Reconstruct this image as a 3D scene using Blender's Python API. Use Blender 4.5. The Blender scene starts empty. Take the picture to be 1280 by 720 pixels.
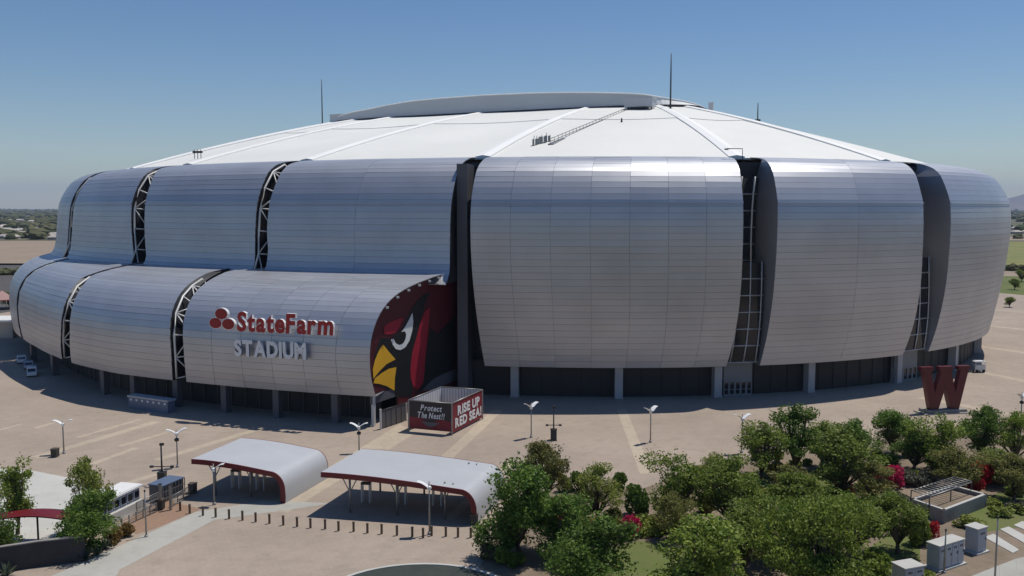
import bpy, bmesh, math, random
import numpy as np
from mathutils import Vector, Matrix, noise

# ------------------------------------------------------------------ camera, light, exposure
FPX, CAMH, HORIZ = 1100.0, 35.0, 260.0
PITCH = math.atan((360.0 - HORIZ) / FPX)
scene = bpy.context.scene
col = scene.collection
cam_data = bpy.data.cameras.new("camera")
cam_data.sensor_width = 36.0
cam_data.lens = 36.0 * FPX / 1280.0
cam_data.clip_start = 0.5
cam_data.clip_end = 60000.0
cam = bpy.data.objects.new("camera", cam_data)
cam.location = (0, 0, CAMH)
cam.rotation_euler = (math.pi / 2 - PITCH, 0, 0)
col.objects.link(cam)
scene.camera = cam

SUN_DIR = Vector((1.75, 1.25, 5.6)).normalized()          # towards the sun
SUN_EL = math.asin(SUN_DIR.z)
SUN_AZ = math.atan2(SUN_DIR.x, SUN_DIR.y)                 # clockwise from +Y
world = bpy.data.worlds.new("World")
scene.world = world
world.use_nodes = True
wn = world.node_tree.nodes
wn.clear()
w_out = wn.new("ShaderNodeOutputWorld")
w_bg = wn.new("ShaderNodeBackground")
w_sky = wn.new("ShaderNodeTexSky")
w_sky.sky_type = 'NISHITA'
w_sky.sun_disc = False
w_sky.sun_elevation = SUN_EL
w_sky.sun_rotation = SUN_AZ
w_sky.altitude = 300
w_sky.air_density = 1.0
w_sky.dust_density = 0.15
w_sky.ozone_density = 1.6
w_bg.inputs[1].default_value = 0.085
w_hs = wn.new("ShaderNodeHueSaturation")
w_hs.inputs["Saturation"].default_value = 1.26
w_hs.inputs["Hue"].default_value = 0.506
world.node_tree.links.new(w_sky.outputs[0], w_hs.inputs["Color"])
world.node_tree.links.new(w_hs.outputs[0], w_bg.inputs[0])
world.node_tree.links.new(w_bg.outputs[0], w_out.inputs[0])

sun_data = bpy.data.lights.new("sun", 'SUN')
sun_data.energy = 3.75
sun_data.angle = math.radians(0.53)
sun_data.color = (1.0, 0.95, 0.87)
sun = bpy.data.objects.new("sun", sun_data)
sun.rotation_euler = (-SUN_DIR).to_track_quat('-Z', 'Y').to_euler()
sun.location = (0, 0, 400)
col.objects.link(sun)

scene.view_settings.view_transform = 'Standard'
scene.view_settings.look = 'None'
scene.view_settings.exposure = 0.0
scene.view_settings.gamma = 1.0
scene.view_settings.use_curve_mapping = False

# ------------------------------------------------------------------ helpers
R = math.radians
rnd = random.Random(7)
CP, SP = math.cos(PITCH), math.sin(PITCH)


def ray(px, py):
    a = (px - 640.0) / FPX
    b = (360.0 - py) / FPX
    return Vector((a, CP + b * SP, -SP + b * CP))


def G(px, py, z=0.0):
    """photo pixel -> point on the level plane at height z"""
    d = ray(px, py)
    k = (z - CAMH) / d.z
    return Vector((d.x * k, d.y * k, z))


def at_depth(px, py, y):
    d = ray(px, py)
    k = y / d.y
    return Vector((d.x * k, y, CAMH + d.z * k))


def on_plane(px, py, p0, n):
    d = ray(px, py)
    o = Vector((0, 0, CAMH))
    k = (p0 - o).dot(n) / d.dot(n)
    return o + d * k


def proj_np(X, Y, Z):
    z = Z - CAMH
    d = Y * CP - z * SP
    v = Y * SP + z * CP
    return 640 + FPX * X / d, 360 - FPX * v / d


class MB:
    """collects shapes, then builds ONE mesh object"""
    def __init__(self):
        self.v, self.f, self.sm, self.mi = [], [], [], []

    def face(self, idx, smooth=False, m=0):
        self.f.append(idx); self.sm.append(smooth); self.mi.append(m)

    def poly(self, pts, smooth=False, m=0):
        n = len(self.v)
        self.v.extend([tuple(p) for p in pts])
        self.face(list(range(n, n + len(pts))), smooth, m)

    def box(self, c, s, rz=0.0, m=0, taper=1.0):
        hx, hy, hz = s[0] / 2, s[1] / 2, s[2] / 2
        ca, sa = math.cos(rz), math.sin(rz)
        n = len(self.v)
        for sz in (-1, 1):
            k = taper if sz > 0 else 1.0
            for sx, sy in ((-1, -1), (1, -1), (1, 1), (-1, 1)):
                x, y = sx * hx * k, sy * hy * k
                self.v.append((c[0] + x * ca - y * sa, c[1] + x * sa + y * ca, c[2] + sz * hz))
        for q in ((0, 3, 2, 1), (4, 5, 6, 7), (0, 1, 5, 4), (1, 2, 6, 5), (2, 3, 7, 6), (3, 0, 4, 7)):
            self.face([n + i for i in q], False, m)

    def tube(self, pts, rad, seg=6, m=0, cap=True, smooth=True):
        pts = [Vector(p) for p in pts]
        if not hasattr(rad, '__len__'):
            rad = [rad] * len(pts)
        rings = []
        up = Vector((0.13, 0.27, 0.95)).normalized()
        for i, p in enumerate(pts):
            a = pts[max(i - 1, 0)]; b = pts[min(i + 1, len(pts) - 1)]
            t = (b - a)
            t = t.normalized() if t.length > 1e-9 else Vector((0, 0, 1))
            x = t.cross(up)
            if x.length < 1e-3:
                x = t.cross(Vector((1, 0, 0)))
            x.normalize()
            y = t.cross(x)
            n = len(self.v)
            for k in range(seg):
                an = 2 * math.pi * k / seg
                self.v.append(tuple(p + (x * math.cos(an) + y * math.sin(an)) * rad[i]))
            rings.append(n)
        for i in range(len(rings) - 1):
            for k in range(seg):
                k2 = (k + 1) % seg
                self.face([rings[i] + k, rings[i + 1] + k, rings[i + 1] + k2, rings[i] + k2], smooth, m)
        if cap:
            self.face([rings[0] + k for k in range(seg)], False, m)
            self.face([rings[-1] + k for k in range(seg - 1, -1, -1)], False, m)

    def lathe(self, c, prof, seg=12, m=0, smooth=True):
        rings = []
        for r, z in prof:
            rings.append(len(self.v))
            for k in range(seg):
                a = 2 * math.pi * k / seg
                self.v.append((c[0] + r * math.cos(a), c[1] + r * math.sin(a), c[2] + z))
        for i in range(len(rings) - 1):
            for k in range(seg):
                k2 = (k + 1) % seg
                self.face([rings[i] + k, rings[i] + k2, rings[i + 1] + k2, rings[i + 1] + k], smooth, m)
        self.face([rings[-1] + k for k in range(seg)], False, m)

    def grid(self, P, smooth=True, m=0, flip=False):
        """P[i][j] points"""
        n = len(self.v)
        a, b = len(P), len(P[0])
        for r in P:
            self.v.extend([tuple(p) for p in r])
        for i in range(a - 1):
            for j in range(b - 1):
                q = [n + i * b + j, n + i * b + j + 1, n + (i + 1) * b + j + 1, n + (i + 1) * b + j]
                self.face(q[::-1] if flip else q, smooth, m)

    def prism(self, poly, axis, depth, m=0):
        """poly: list of Vectors, extruded along axis by depth"""
        ax = Vector(axis).normalized() * depth
        a = [Vector(p) for p in poly]
        b = [p + ax for p in a]
        n = len(self.v); k = len(a)
        self.v.extend([tuple(p) for p in a + b])
        self.face(list(range(n, n + k))[::-1], False, m)
        self.face(list(range(n + k, n + 2 * k)), False, m)
        for i in range(k):
            j = (i + 1) % k
            self.face([n + i, n + j, n + k + j, n + k + i], False, m)

    def mesh(self, name):
        me = bpy.data.meshes.new(name)
        me.from_pydata(self.v, [], self.f)
        me.polygons.foreach_set("use_smooth", self.sm)
        me.polygons.foreach_set("material_index", self.mi)
        me.update()
        return me

    def build(self, name, mats, parent=None, origin=None):
        if origin is not None:
            o = Vector(origin)
            self.v = [tuple(Vector(p) - o) for p in self.v]
        me = self.mesh(name)
        for mt in (mats if isinstance(mats, (list, tuple)) else [mats]):
            me.materials.append(mt)
        return link(name, me, parent, origin)


def link(name, data, parent=None, loc=None):
    o = bpy.data.objects.new(name, data)
    col.objects.link(o)
    if parent is not None:
        o.parent = parent
    if loc is not None:
        o.location = loc
    return o


def tag(o, label, cat, group=None, kind=None):
    o["label"] = label
    o["category"] = cat
    if group:
        o["group"] = group
    if kind:
        o["kind"] = kind
    return o


def struct(o, label=None):
    o["kind"] = "structure"
    if label:
        o["label"] = label
    return o


def empty(name, loc, rz=0.0):
    o = bpy.data.objects.new(name, None)
    o.empty_display_size = 0.5
    o.location = loc
    o.rotation_euler = (0, 0, rz)
    col.objects.link(o)
    return o


def copy_tree(o, parent=None, loc=None, rz=None):
    c = o.copy()
    col.objects.link(c)
    if parent is not None:
        c.parent = parent
    if loc is not None:
        c.location = loc
    if rz is not None:
        c.rotation_euler = (0, 0, rz)
    for ch in list(o.children):
        copy_tree(ch, c)
    return c


# ------------------------------------------------------------------ materials
def new_mat(name):
    m = bpy.data.materials.new(name)
    m.use_nodes = True
    nt = m.node_tree
    return m, nt, nt.nodes["Principled BSDF"]


def mat(name, c, rough=0.6, metal=0.0, var=0.12, scale=0.6, bump=0.0, bscale=8.0, spec=0.5, rand=0.0):
    """plain procedural material: noise-mottled colour, optional bump, optional per-object variation"""
    m, nt, b = new_mat(name)
    L = nt.links
    tc = nt.nodes.new("ShaderNodeTexCoord")
    nz = nt.nodes.new("ShaderNodeTexNoise")
    nz.inputs["Scale"].default_value = scale
    nz.inputs["Detail"].default_value = 5
    nz.inputs["Roughness"].default_value = 0.6
    L.new(tc.outputs["Object"], nz.inputs["Vector"])
    mp = nt.nodes.new("ShaderNodeMapRange")
    mp.inputs[1].default_value = 0.25; mp.inputs[2].default_value = 0.75
    mp.inputs[3].default_value = 1 - var; mp.inputs[4].default_value = 1 + var
    L.new(nz.outputs[0], mp.inputs[0])
    fac = mp.outputs[0]
    if rand:
        oi = nt.nodes.new("ShaderNodeObjectInfo")
        mr = nt.nodes.new("ShaderNodeMapRange")
        mr.inputs[3].default_value = 1 - rand; mr.inputs[4].default_value = 1 + rand
        L.new(oi.outputs["Random"], mr.inputs[0])
        mu = nt.nodes.new("ShaderNodeMath"); mu.operation = 'MULTIPLY'
        L.new(fac, mu.inputs[0]); L.new(mr.outputs[0], mu.inputs[1])
        fac = mu.outputs[0]
    hs = nt.nodes.new("ShaderNodeHueSaturation")
    hs.inputs["Color"].default_value = (*c, 1)
    L.new(fac, hs.inputs["Value"])
    L.new(hs.outputs[0], b.inputs["Base Color"])
    b.inputs["Roughness"].default_value = rough
    b.inputs["Metallic"].default_value = metal
    b.inputs["Specular IOR Level"].default_value = spec
    if bump:
        n2 = nt.nodes.new("ShaderNodeTexNoise")
        n2.inputs["Scale"].default_value = bscale
        n2.inputs["Detail"].default_value = 4
        L.new(tc.outputs["Object"], n2.inputs["Vector"])
        bp = nt.nodes.new("ShaderNodeBump")
        bp.inputs["Strength"].default_value = bump
        bp.inputs["Distance"].default_value = 0.05
        L.new(n2.outputs[0], bp.inputs["Height"])
        L.new(bp.outputs[0], b.inputs["Normal"])
    return m


def ground_mat(name, c1, c2, c3, s_big=0.02, s_mid=0.25, s_fine=6.0, rough=0.9):
    m, nt, b = new_mat(name)
    L = nt.links
    g = nt.nodes.new("ShaderNodeNewGeometry")
    def nz(s, d=5):
        n = nt.nodes.new("ShaderNodeTexNoise")
        n.inputs["Scale"].default_value = s
        n.inputs["Detail"].default_value = d
        n.inputs["Roughness"].default_value = 0.62
        L.new(g.outputs["Position"], n.inputs["Vector"])
        return n
    a, d, e = nz(s_big), nz(s_mid), nz(s_fine, 3)
    r1 = nt.nodes.new("ShaderNodeValToRGB")
    r1.color_ramp.elements[0].position = 0.36; r1.color_ramp.elements[0].color = (*c1, 1)
    r1.color_ramp.elements[1].position = 0.64; r1.color_ramp.elements[1].color = (*c2, 1)
    L.new(a.outputs[0], r1.inputs[0])
    mx = nt.nodes.new("ShaderNodeMixRGB"); mx.blend_type = 'MIX'
    mx.inputs[2].default_value = (*c3, 1)
    mm = nt.nodes.new("ShaderNodeMapRange")
    mm.inputs[1].default_value = 0.42; mm.inputs[2].default_value = 0.72
    mm.inputs[3].default_value = 0; mm.inputs[4].default_value = 0.6
    L.new(d.outputs[0], mm.inputs[0]); L.new(mm.outputs[0], mx.inputs[0]); L.new(r1.outputs[0], mx.inputs[1])
    hs = nt.nodes.new("ShaderNodeHueSaturation")
    mf = nt.nodes.new("ShaderNodeMapRange")
    mf.inputs[1].default_value = 0.3; mf.inputs[2].default_value = 0.7
    mf.inputs[3].default_value = 0.9; mf.inputs[4].default_value = 1.1
    L.new(e.outputs[0], mf.inputs[0]); L.new(mf.outputs[0], hs.inputs["Value"]); L.new(mx.outputs[0], hs.inputs["Color"])
    L.new(hs.outputs[0], b.inputs["Base Color"])
    b.inputs["Roughness"].default_value = rough
    b.inputs["Specular IOR Level"].default_value = 0.2
    return m


def paver_mat(name, c, c2, mort, bw=1.2, bh=0.6, rot=0.0, stain=(0.2, 0.17, 0.14)):
    m, nt, b = new_mat(name)
    L = nt.links
    g = nt.nodes.new("ShaderNodeNewGeometry")
    mp = nt.nodes.new("ShaderNodeMapping")
    mp.inputs["Rotation"].default_value = (0, 0, rot)
    L.new(g.outputs["Position"], mp.inputs[0])
    br = nt.nodes.new("ShaderNodeTexBrick")
    br.inputs["Color1"].default_value = (*c, 1)
    br.inputs["Color2"].default_value = (*c2, 1)
    br.inputs["Mortar"].default_value = (*mort, 1)
    br.inputs["Scale"].default_value = 1.0
    br.inputs["Mortar Size"].default_value = 0.012
    br.inputs["Brick Width"].default_value = bw
    br.inputs["Row Height"].default_value = bh
    L.new(mp.outputs[0], br.inputs["Vector"])
    n1 = nt.nodes.new("ShaderNodeTexNoise")
    n1.inputs["Scale"].default_value = 0.045; n1.inputs["Detail"].default_value = 6; n1.inputs["Roughness"].default_value = 0.65
    L.new(g.outputs["Position"], n1.inputs["Vector"])
    n2 = nt.nodes.new("ShaderNodeTexNoise")
    n2.inputs["Scale"].default_value = 0.5; n2.inputs["Detail"].default_value = 6; n2.inputs["Roughness"].default_value = 0.7
    L.new(g.outputs["Position"], n2.inputs["Vector"])
    r = nt.nodes.new("ShaderNodeMapRange")
    r.inputs[1].default_value = 0.3; r.inputs[2].default_value = 0.7; r.inputs[3].default_value = 0.86; r.inputs[4].default_value = 1.13
    L.new(n1.outputs[0], r.inputs[0])
    hs = nt.nodes.new("ShaderNodeHueSaturation")
    L.new(r.outputs[0], hs.inputs["Value"]); L.new(br.outputs[0], hs.inputs["Color"])
    mx = nt.nodes.new("ShaderNodeMixRGB")
    mx.inputs[2].default_value = (*stain, 1)
    r2 = nt.nodes.new("ShaderNodeMapRange")
    r2.inputs[1].default_value = 0.5; r2.inputs[2].default_value = 0.8; r2.inputs[3].default_value = 0; r2.inputs[4].default_value = 0.5
    L.new(n2.outputs[0], r2.inputs[0]); L.new(r2.outputs[0], mx.inputs[0]); L.new(hs.outputs[0], mx.inputs[1])
    L.new(mx.outputs[0], b.inputs["Base Color"])
    b.inputs["Roughness"].default_value = 0.85
    b.inputs["Specular IOR Level"].default_value = 0.25
    return m


def clad_mat():
    m, nt, b = new_mat("brushed_aluminium")
    L = nt.links
    tc = nt.nodes.new("ShaderNodeTexCoord")
    oi = nt.nodes.new("ShaderNodeNewGeometry")
    n = nt.nodes.new("ShaderNodeTexNoise")
    n.inputs["Scale"].default_value = 0.12; n.inputs["Detail"].default_value = 5
    L.new(oi.outputs["Position"], n.inputs["Vector"])
    r = nt.nodes.new("ShaderNodeMapRange")
    r.inputs[1].default_value = 0.3; r.inputs[2].default_value = 0.7; r.inputs[3].default_value = 0.92; r.inputs[4].default_value = 1.06
    L.new(n.outputs[0], r.inputs[0])
    ri = nt.nodes.new("ShaderNodeMapRange")
    ri.inputs[3].default_value = 0.965; ri.inputs[4].default_value = 1.03
    L.new(oi.outputs["Random Per Island"], ri.inputs[0])
    mu = nt.nodes.new("ShaderNodeMath"); mu.operation = 'MULTIPLY'
    L.new(r.outputs[0], mu.inputs[0]); L.new(ri.outputs[0], mu.inputs[1])
    hs = nt.nodes.new("ShaderNodeHueSaturation")
    hs.inputs["Color"].default_value = (0.485, 0.495, 0.522, 1)
    L.new(mu.outputs[0], hs.inputs["Value"])
    L.new(hs.outputs[0], b.inputs["Base Color"])
    b.inputs["Metallic"].default_value = 0.55
    rr = nt.nodes.new("ShaderNodeMapRange")
    rr.inputs[3].default_value = 0.38; rr.inputs[4].default_value = 0.43
    L.new(oi.outputs["Random Per Island"], rr.inputs[0])
    L.new(rr.outputs[0], b.inputs["Roughness"])
    return m


def leaf_mat(name, c1, c2, c3):
    m, nt, b = new_mat(name)
    L = nt.links
    g = nt.nodes.new("ShaderNodeNewGeometry")
    tc = nt.nodes.new("ShaderNodeTexCoord")
    n = nt.nodes.new("ShaderNodeTexNoise")
    n.inputs["Scale"].default_value = 0.7; n.inputs["Detail"].default_value = 3
    L.new(tc.outputs["Object"], n.inputs["Vector"])
    ad = nt.nodes.new("ShaderNodeMath"); ad.operation = 'MULTIPLY_ADD'
    ad.inputs[1].default_value = 0.5
    L.new(g.outputs["Random Per Island"], ad.inputs[0])
    su = nt.nodes.new("ShaderNodeMath"); su.operation = 'SUBTRACT'; su.inputs[1].default_value = 0.25
    L.new(n.outputs[0], su.inputs[0]); L.new(su.outputs[0], ad.inputs[2])
    cr = nt.nodes.new("ShaderNodeValToRGB")
    e = cr.color_ramp.elements
    e[0].position = 0.15; e[0].color = (*c1, 1)
    e[1].position = 0.85; e[1].color = (*c3, 1)
    k = e.new(0.5); k.color = (*c2, 1)
    L.new(ad.outputs[0], cr.inputs[0])
    oi = nt.nodes.new("ShaderNodeObjectInfo")
    mr = nt.nodes.new("ShaderNodeMapRange"); mr.inputs[3].default_value = 0.85; mr.inputs[4].default_value = 1.15
    L.new(oi.outputs["Random"], mr.inputs[0])
    hs = nt.nodes.new("ShaderNodeHueSaturation")
    L.new(mr.outputs[0], hs.inputs["Value"]); L.new(cr.outputs[0], hs.inputs["Color"])
    L.new(hs.outputs[0], b.inputs["Base Color"])
    b.inputs["Roughness"].default_value = 0.55
    b.inputs["Specular IOR Level"].default_value = 0.25
    tr = nt.nodes.new("ShaderNodeBsdfTranslucent")
    L.new(hs.outputs[0], tr.inputs["Color"])
    ms = nt.nodes.new("ShaderNodeMixShader"); ms.inputs[0].default_value = 0.35
    out = nt.nodes["Material Output"]
    L.new(b.outputs[0], ms.inputs[1]); L.new(tr.outputs[0], ms.inputs[2]); L.new(ms.outputs[0], out.inputs["Surface"])
    return m


M = {}
M['clad'] = clad_mat()
M['shell'] = mat("grey_backing_steel", (0.21, 0.215, 0.23), 0.55, 0.3, 0.15, 0.2)
M['return'] = mat("grey_side_panel", (0.32, 0.32, 0.335), 0.5, 0.45, 0.12, 0.15)
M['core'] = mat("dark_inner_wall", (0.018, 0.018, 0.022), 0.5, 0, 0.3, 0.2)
M['glass'] = mat("dark_glass", (0.012, 0.014, 0.02), 0.08, 0, 0.2, 0.3)
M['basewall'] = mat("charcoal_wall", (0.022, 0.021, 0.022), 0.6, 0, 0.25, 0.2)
M['pillar'] = mat("grey_pillar_panel", (0.42, 0.42, 0.43), 0.55, 0.1, 0.12, 0.4)
M['white_steel'] = mat("white_steel", (0.62, 0.62, 0.60), 0.45, 0.1, 0.1, 0.5)
M['mullion'] = mat("pale_mullion", (0.5, 0.51, 0.52), 0.4, 0.4, 0.1, 0.5)
M['door_panel'] = mat("pale_door_panel", (0.2, 0.21, 0.22), 0.45, 0.1, 0.1, 0.5)
M['membrane'] = mat("roof_membrane", (0.75, 0.745, 0.695), 0.7, 0, 0.07, 0.035)
M['rib'] = mat("white_roof_rib", (0.86, 0.855, 0.82), 0.6, 0, 0.05, 0.1)
M['fascia'] = mat("grey_roof_fascia", (0.55, 0.565, 0.58), 0.45, 0.2, 0.06, 0.04)
M['dark_metal'] = mat("dark_metal", (0.05, 0.05, 0.052), 0.5, 0.4, 0.2, 0.6)
M['galv'] = mat("galvanised_steel", (0.3, 0.3, 0.29), 0.45, 0.6, 0.15, 1.2)
M['red_paint'] = mat("dark_red_paint", (0.14, 0.007, 0.012), 0.45, 0, 0.12, 0.5)
M['sign_red'] = mat("sign_red", (0.36, 0.008, 0.012), 0.4, 0, 0.08, 0.5)
M['sign_white'] = mat("sign_white", (0.72, 0.72, 0.72), 0.5, 0, 0.06, 0.5)
M['sign_grey'] = mat("sign_silver", (0.74, 0.75, 0.76), 0.5, 0.0, 0.06, 0.5)
M['mural_maroon'] = mat("mural_maroon", (0.085, 0.007, 0.012), 0.5, 0, 0.2, 0.3)
M['mural_black'] = mat("mural_black", (0.008, 0.008, 0.009), 0.5, 0, 0.2, 0.3)
M['mural_red'] = mat("mural_red", (0.33, 0.01, 0.028), 0.5, 0, 0.08, 0.3)
M['mural_white'] = mat("mural_white", (0.75, 0.76, 0.75), 0.5, 0, 0.05, 0.3)
M['mural_yellow'] = mat("mural_yellow", (0.75, 0.40, 0.02), 0.5, 0, 0.06, 0.3)
M['mural_grey'] = mat("mural_grey", (0.10, 0.10, 0.115), 0.5, 0, 0.1, 0.3)
M['banner_red'] = mat("banner_dark_red", (0.20, 0.012, 0.022), 0.6, 0, 0.2, 0.3)
M['banner_dark'] = mat("banner_charcoal", (0.03, 0.022, 0.025), 0.6, 0, 0.2, 0.3)
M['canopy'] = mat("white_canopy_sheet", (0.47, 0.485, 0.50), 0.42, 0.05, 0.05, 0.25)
M['canopy_under'] = mat("canopy_soffit", (0.12, 0.115, 0.11), 0.7, 0, 0.1, 0.3)  # underside colour darkened to cut bounce and deepen the shade below
M['concrete'] = mat("pale_concrete", (0.47, 0.46, 0.42), 0.85, 0, 0.1, 0.5, 0.2, 6)
M['concrete_dark'] = mat("weathered_concrete", (0.27, 0.25, 0.225), 0.9, 0, 0.15, 0.6, 0.2, 6)
M['bollard'] = mat("bronze_bollard", (0.10, 0.075, 0.055), 0.5, 0.3, 0.15, 2)
M['lamp_white'] = mat("white_lamp_wing", (0.8, 0.8, 0.79), 0.35, 0, 0.04, 1)
M['cabinet'] = mat("grey_cabinet", (0.36, 0.40, 0.45), 0.45, 0.1, 0.08, 0.8)
M['wall_dark'] = mat("charcoal_render_wall", (0.033, 0.032, 0.035), 0.8, 0, 0.2, 0.7)
M['bark'] = mat("bark", (0.11, 0.085, 0.06), 0.9, 0, 0.3, 3, 0.5, 12)
M['car_white'] = mat("white_car_paint", (0.7, 0.71, 0.73), 0.25, 0, 0.03, 0.5)
M['car_silver'] = mat("silver_car_paint", (0.42, 0.44, 0.47), 0.3, 0.5, 0.03, 0.5)
M['rubber'] = mat("rubber", (0.02, 0.02, 0.02), 0.8, 0, 0.2, 2)
M['tan_roof'] = mat("pale_house_roof", (0.42, 0.38, 0.34), 0.85, 0, 0.12, 0.2, rand=0.3)
M['house_wall'] = mat("cream_house_wall", (0.52, 0.47, 0.40), 0.85, 0, 0.1, 0.2, rand=0.25)
M['white_roof'] = mat("white_flat_roof", (0.7, 0.7, 0.68), 0.7, 0, 0.06, 0.2)
M['blue_panel'] = mat("blue_grey_panel", (0.12, 0.16, 0.24), 0.4, 0.1, 0.1, 0.5)
M['leaf_dark'] = leaf_mat("leaves_dark", (0.057, 0.109, 0.019), (0.116, 0.200, 0.032), (0.218, 0.307, 0.056))
M['leaf_mid'] = leaf_mat("leaves_mid", (0.088, 0.133, 0.021), (0.182, 0.250, 0.040), (0.316, 0.369, 0.068))
M['leaf_light'] = leaf_mat("leaves_light", (0.129, 0.166, 0.033), (0.248, 0.294, 0.058), (0.387, 0.410, 0.098))
M['leaf_olive'] = leaf_mat("leaves_olive", (0.103, 0.112, 0.029), (0.208, 0.209, 0.057), (0.343, 0.318, 0.096))
M['leaf_grey'] = leaf_mat("leaves_grey", (0.07, 0.07, 0.05), (0.13, 0.13, 0.09), (0.2, 0.2, 0.14))
M['flower_pink'] = leaf_mat("flowers_pink", (0.45, 0.015, 0.09), (0.6, 0.03, 0.13), (0.15, 0.1, 0.04))
M['flower_red'] = leaf_mat("flowers_red", (0.42, 0.012, 0.025), (0.58, 0.03, 0.05), (0.18, 0.09, 0.04))
M['leaf_gold'] = leaf_mat("leaves_gold", (0.12, 0.075, 0.02), (0.22, 0.14, 0.035), (0.3, 0.2, 0.06))
M['blade'] = leaf_mat("agave_leaves", (0.03, 0.05, 0.035), (0.06, 0.085, 0.055), (0.10, 0.12, 0.08))
M['far_leaf'] = ground_mat("far_foliage", (0.035, 0.052, 0.02), (0.095, 0.10, 0.045), (0.16, 0.14, 0.08), 0.02, 0.012, 0.5)
M['grass'] = ground_mat("lawn", (0.09, 0.13, 0.03), (0.14, 0.16, 0.05), (0.16, 0.14, 0.07), 0.05, 0.5, 8)
M['gravel'] = ground_mat("garden_gravel", (0.26, 0.20, 0.15), (0.20, 0.155, 0.115), (0.13, 0.115, 0.06), 0.08, 0.5, 9)
M['ground'] = ground_mat("desert_ground", (0.17, 0.145, 0.105), (0.105, 0.105, 0.06), (0.07, 0.08, 0.04), 0.0012, 0.006, 0.3)
M['plaza'] = paver_mat("plaza_pavers", (0.368, 0.298, 0.236), (0.345, 0.282, 0.226), (0.25, 0.21, 0.17), 1.2, 0.6, R(-24))
M['band'] = paver_mat("cream_paver_band", (0.46, 0.385, 0.29), (0.43, 0.36, 0.275), (0.33, 0.28, 0.22), 0.6, 0.6, R(20))
M['brick_red'] = paver_mat("reddish_pavers", (0.32, 0.20, 0.135), (0.29, 0.18, 0.12), (0.22, 0.16, 0.12), 0.5, 0.25, R(30))
M['path'] = paver_mat("grey_concrete_path", (0.41, 0.40, 0.355), (0.395, 0.385, 0.345), (0.27, 0.26, 0.23), 3.0, 3.0, R(28), (0.27, 0.255, 0.22))
M['pale_slab'] = paver_mat("bleached_concrete", (0.52, 0.51, 0.47), (0.50, 0.49, 0.45), (0.36, 0.35, 0.32), 4.0, 4.0, R(-24), (0.40, 0.38, 0.34))
M['asphalt'] = ground_mat("asphalt", (0.085, 0.08, 0.078), (0.11, 0.10, 0.095), (0.07, 0.066, 0.064), 0.03, 0.3, 5)
M['lot'] = ground_mat("dusty_lot", (0.32, 0.25, 0.185), (0.28, 0.22, 0.165), (0.24, 0.19, 0.14), 0.02, 0.1, 2)
M['field'] = ground_mat("dry_field", (0.24, 0.22, 0.08), (0.17, 0.19, 0.06), (0.12, 0.14, 0.05), 0.012, 0.05, 1)
M['hill'] = mat("desert_hill", (0.16, 0.12, 0.10), 0.95, 0, 0.3, 0.002)
M['pond'] = mat("dark_green_turf", (0.04, 0.048, 0.035), 0.5, 0, 0.25, 0.8)

# ------------------------------------------------------------------ ground and pavements
def sheet(name, pts, z, m, rim=None):
    mb = MB()
    mb.poly([Vector((p[0], p[1], 0)) for p in pts])
    o = mb.build(name, m)
    o.location.z = z
    # make it face up
    me = o.data
    if me.polygons[0].normal.z < 0:
        me.flip_normals()
    return struct(o)


def psheet(name, px, z, m):
    return sheet(name, [G(*p) for p in px], z, m)


S = 30000
sheet("ground", [(-S, -6000), (S, -6000), (S, S), (-S, S)], -0.25, M['ground'])
sheet("plaza", [(-150, 20), (210, 20), (235, 300), (170, 420), (-120, 440), (-165, 330), (-185, 200)], 0.0, M['plaza'])
# roads and lots on the left, fields on the right
sheet("parking_lot", [(-900, 380), (-180, 380), (-200, 560), (-1100, 560)], -0.14, M['asphalt'])
sheet("road", [(-420, 150), (-158, 150), (-160, 380), (-430, 380)], -0.12, M['asphalt'])
psheet("dusty_lot", [(-200, 331), (75, 331), (75, 301), (-200, 301)], -0.14, M['lot'])
sheet("overflow_lot", [(180, 300), (700, 300), (900, 560), (190, 560)], -0.14, M['lot'])
psheet("grass_verge", [(1225, 376), (1500, 376), (1500, 345), (1225, 345)], -0.06, M['grass'])
psheet("dry_field", [(1225, 335), (1500, 335), (1500, 302), (1225, 302)], -0.10, M['field'])
psheet("far_road", [(1225, 300.5), (1500, 300.5), (1500, 296), (1225, 296)], -0.06, M['lot'])

BZ = 0.006


def strip(name, a, b, w0, w1, m=None, z=BZ):
    """paving band between two pixels; widths in metres"""
    p, q = G(*a), G(*b)
    d = (q - p).normalized()
    n = Vector((-d.y, d.x, 0))
    pts = [p - n * w0 / 2, q - n * w1 / 2, q + n * w1 / 2, p + n * w0 / 2]
    return sheet(name, pts, z, m or M['band'])


for a, b, w in [((555, 575), (623, 512), 1.9), ((777, 512), (808, 592), 1.7),
                ((-10, 540), (27, 530), 0.9), ((44, 535), (72, 527), 0.8), ((96, 547), (176, 524), 0.9),
                ((44, 572), (196, 527), 1.7), ((150, 558), (216, 538), 1.1), ((112, 581), (170, 560), 1.1),
                ((148, 608), (203, 590), 1.2), ((196, 575), (318, 538), 1.5),
                ((1190, 428), (1290, 442), 2.4), ((1205, 404), (1290, 413), 2.6), ((1175, 455), (1290, 478), 2.2),
                ((1215, 386), (1290, 391), 2.4), ((1150, 497), (1290, 523), 2.2), ((640, 575), (560, 650), 1.2)]:
    strip("paving_band", a, b, w, w)
psheet("walkway", [(500, 530), (520, 541), (360, 640), (318, 640)], 0.0045, M['band'])
psheet("path", [(60, 722), (245, 640), (330, 626), (420, 629), (268, 650), (150, 712), (135, 735), (40, 735)], 0.011, M['path'])
psheet("brick_paving", [(150, 652), (208, 626), (252, 636), (196, 660), (170, 668)], 0.0075, M['brick_red'])
psheet("concrete_apron", [(-60, 583), (40, 588), (90, 598), (158, 618), (150, 648), (60, 680), (-60, 705)], 0.0035, M['pale_slab'])
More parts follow.
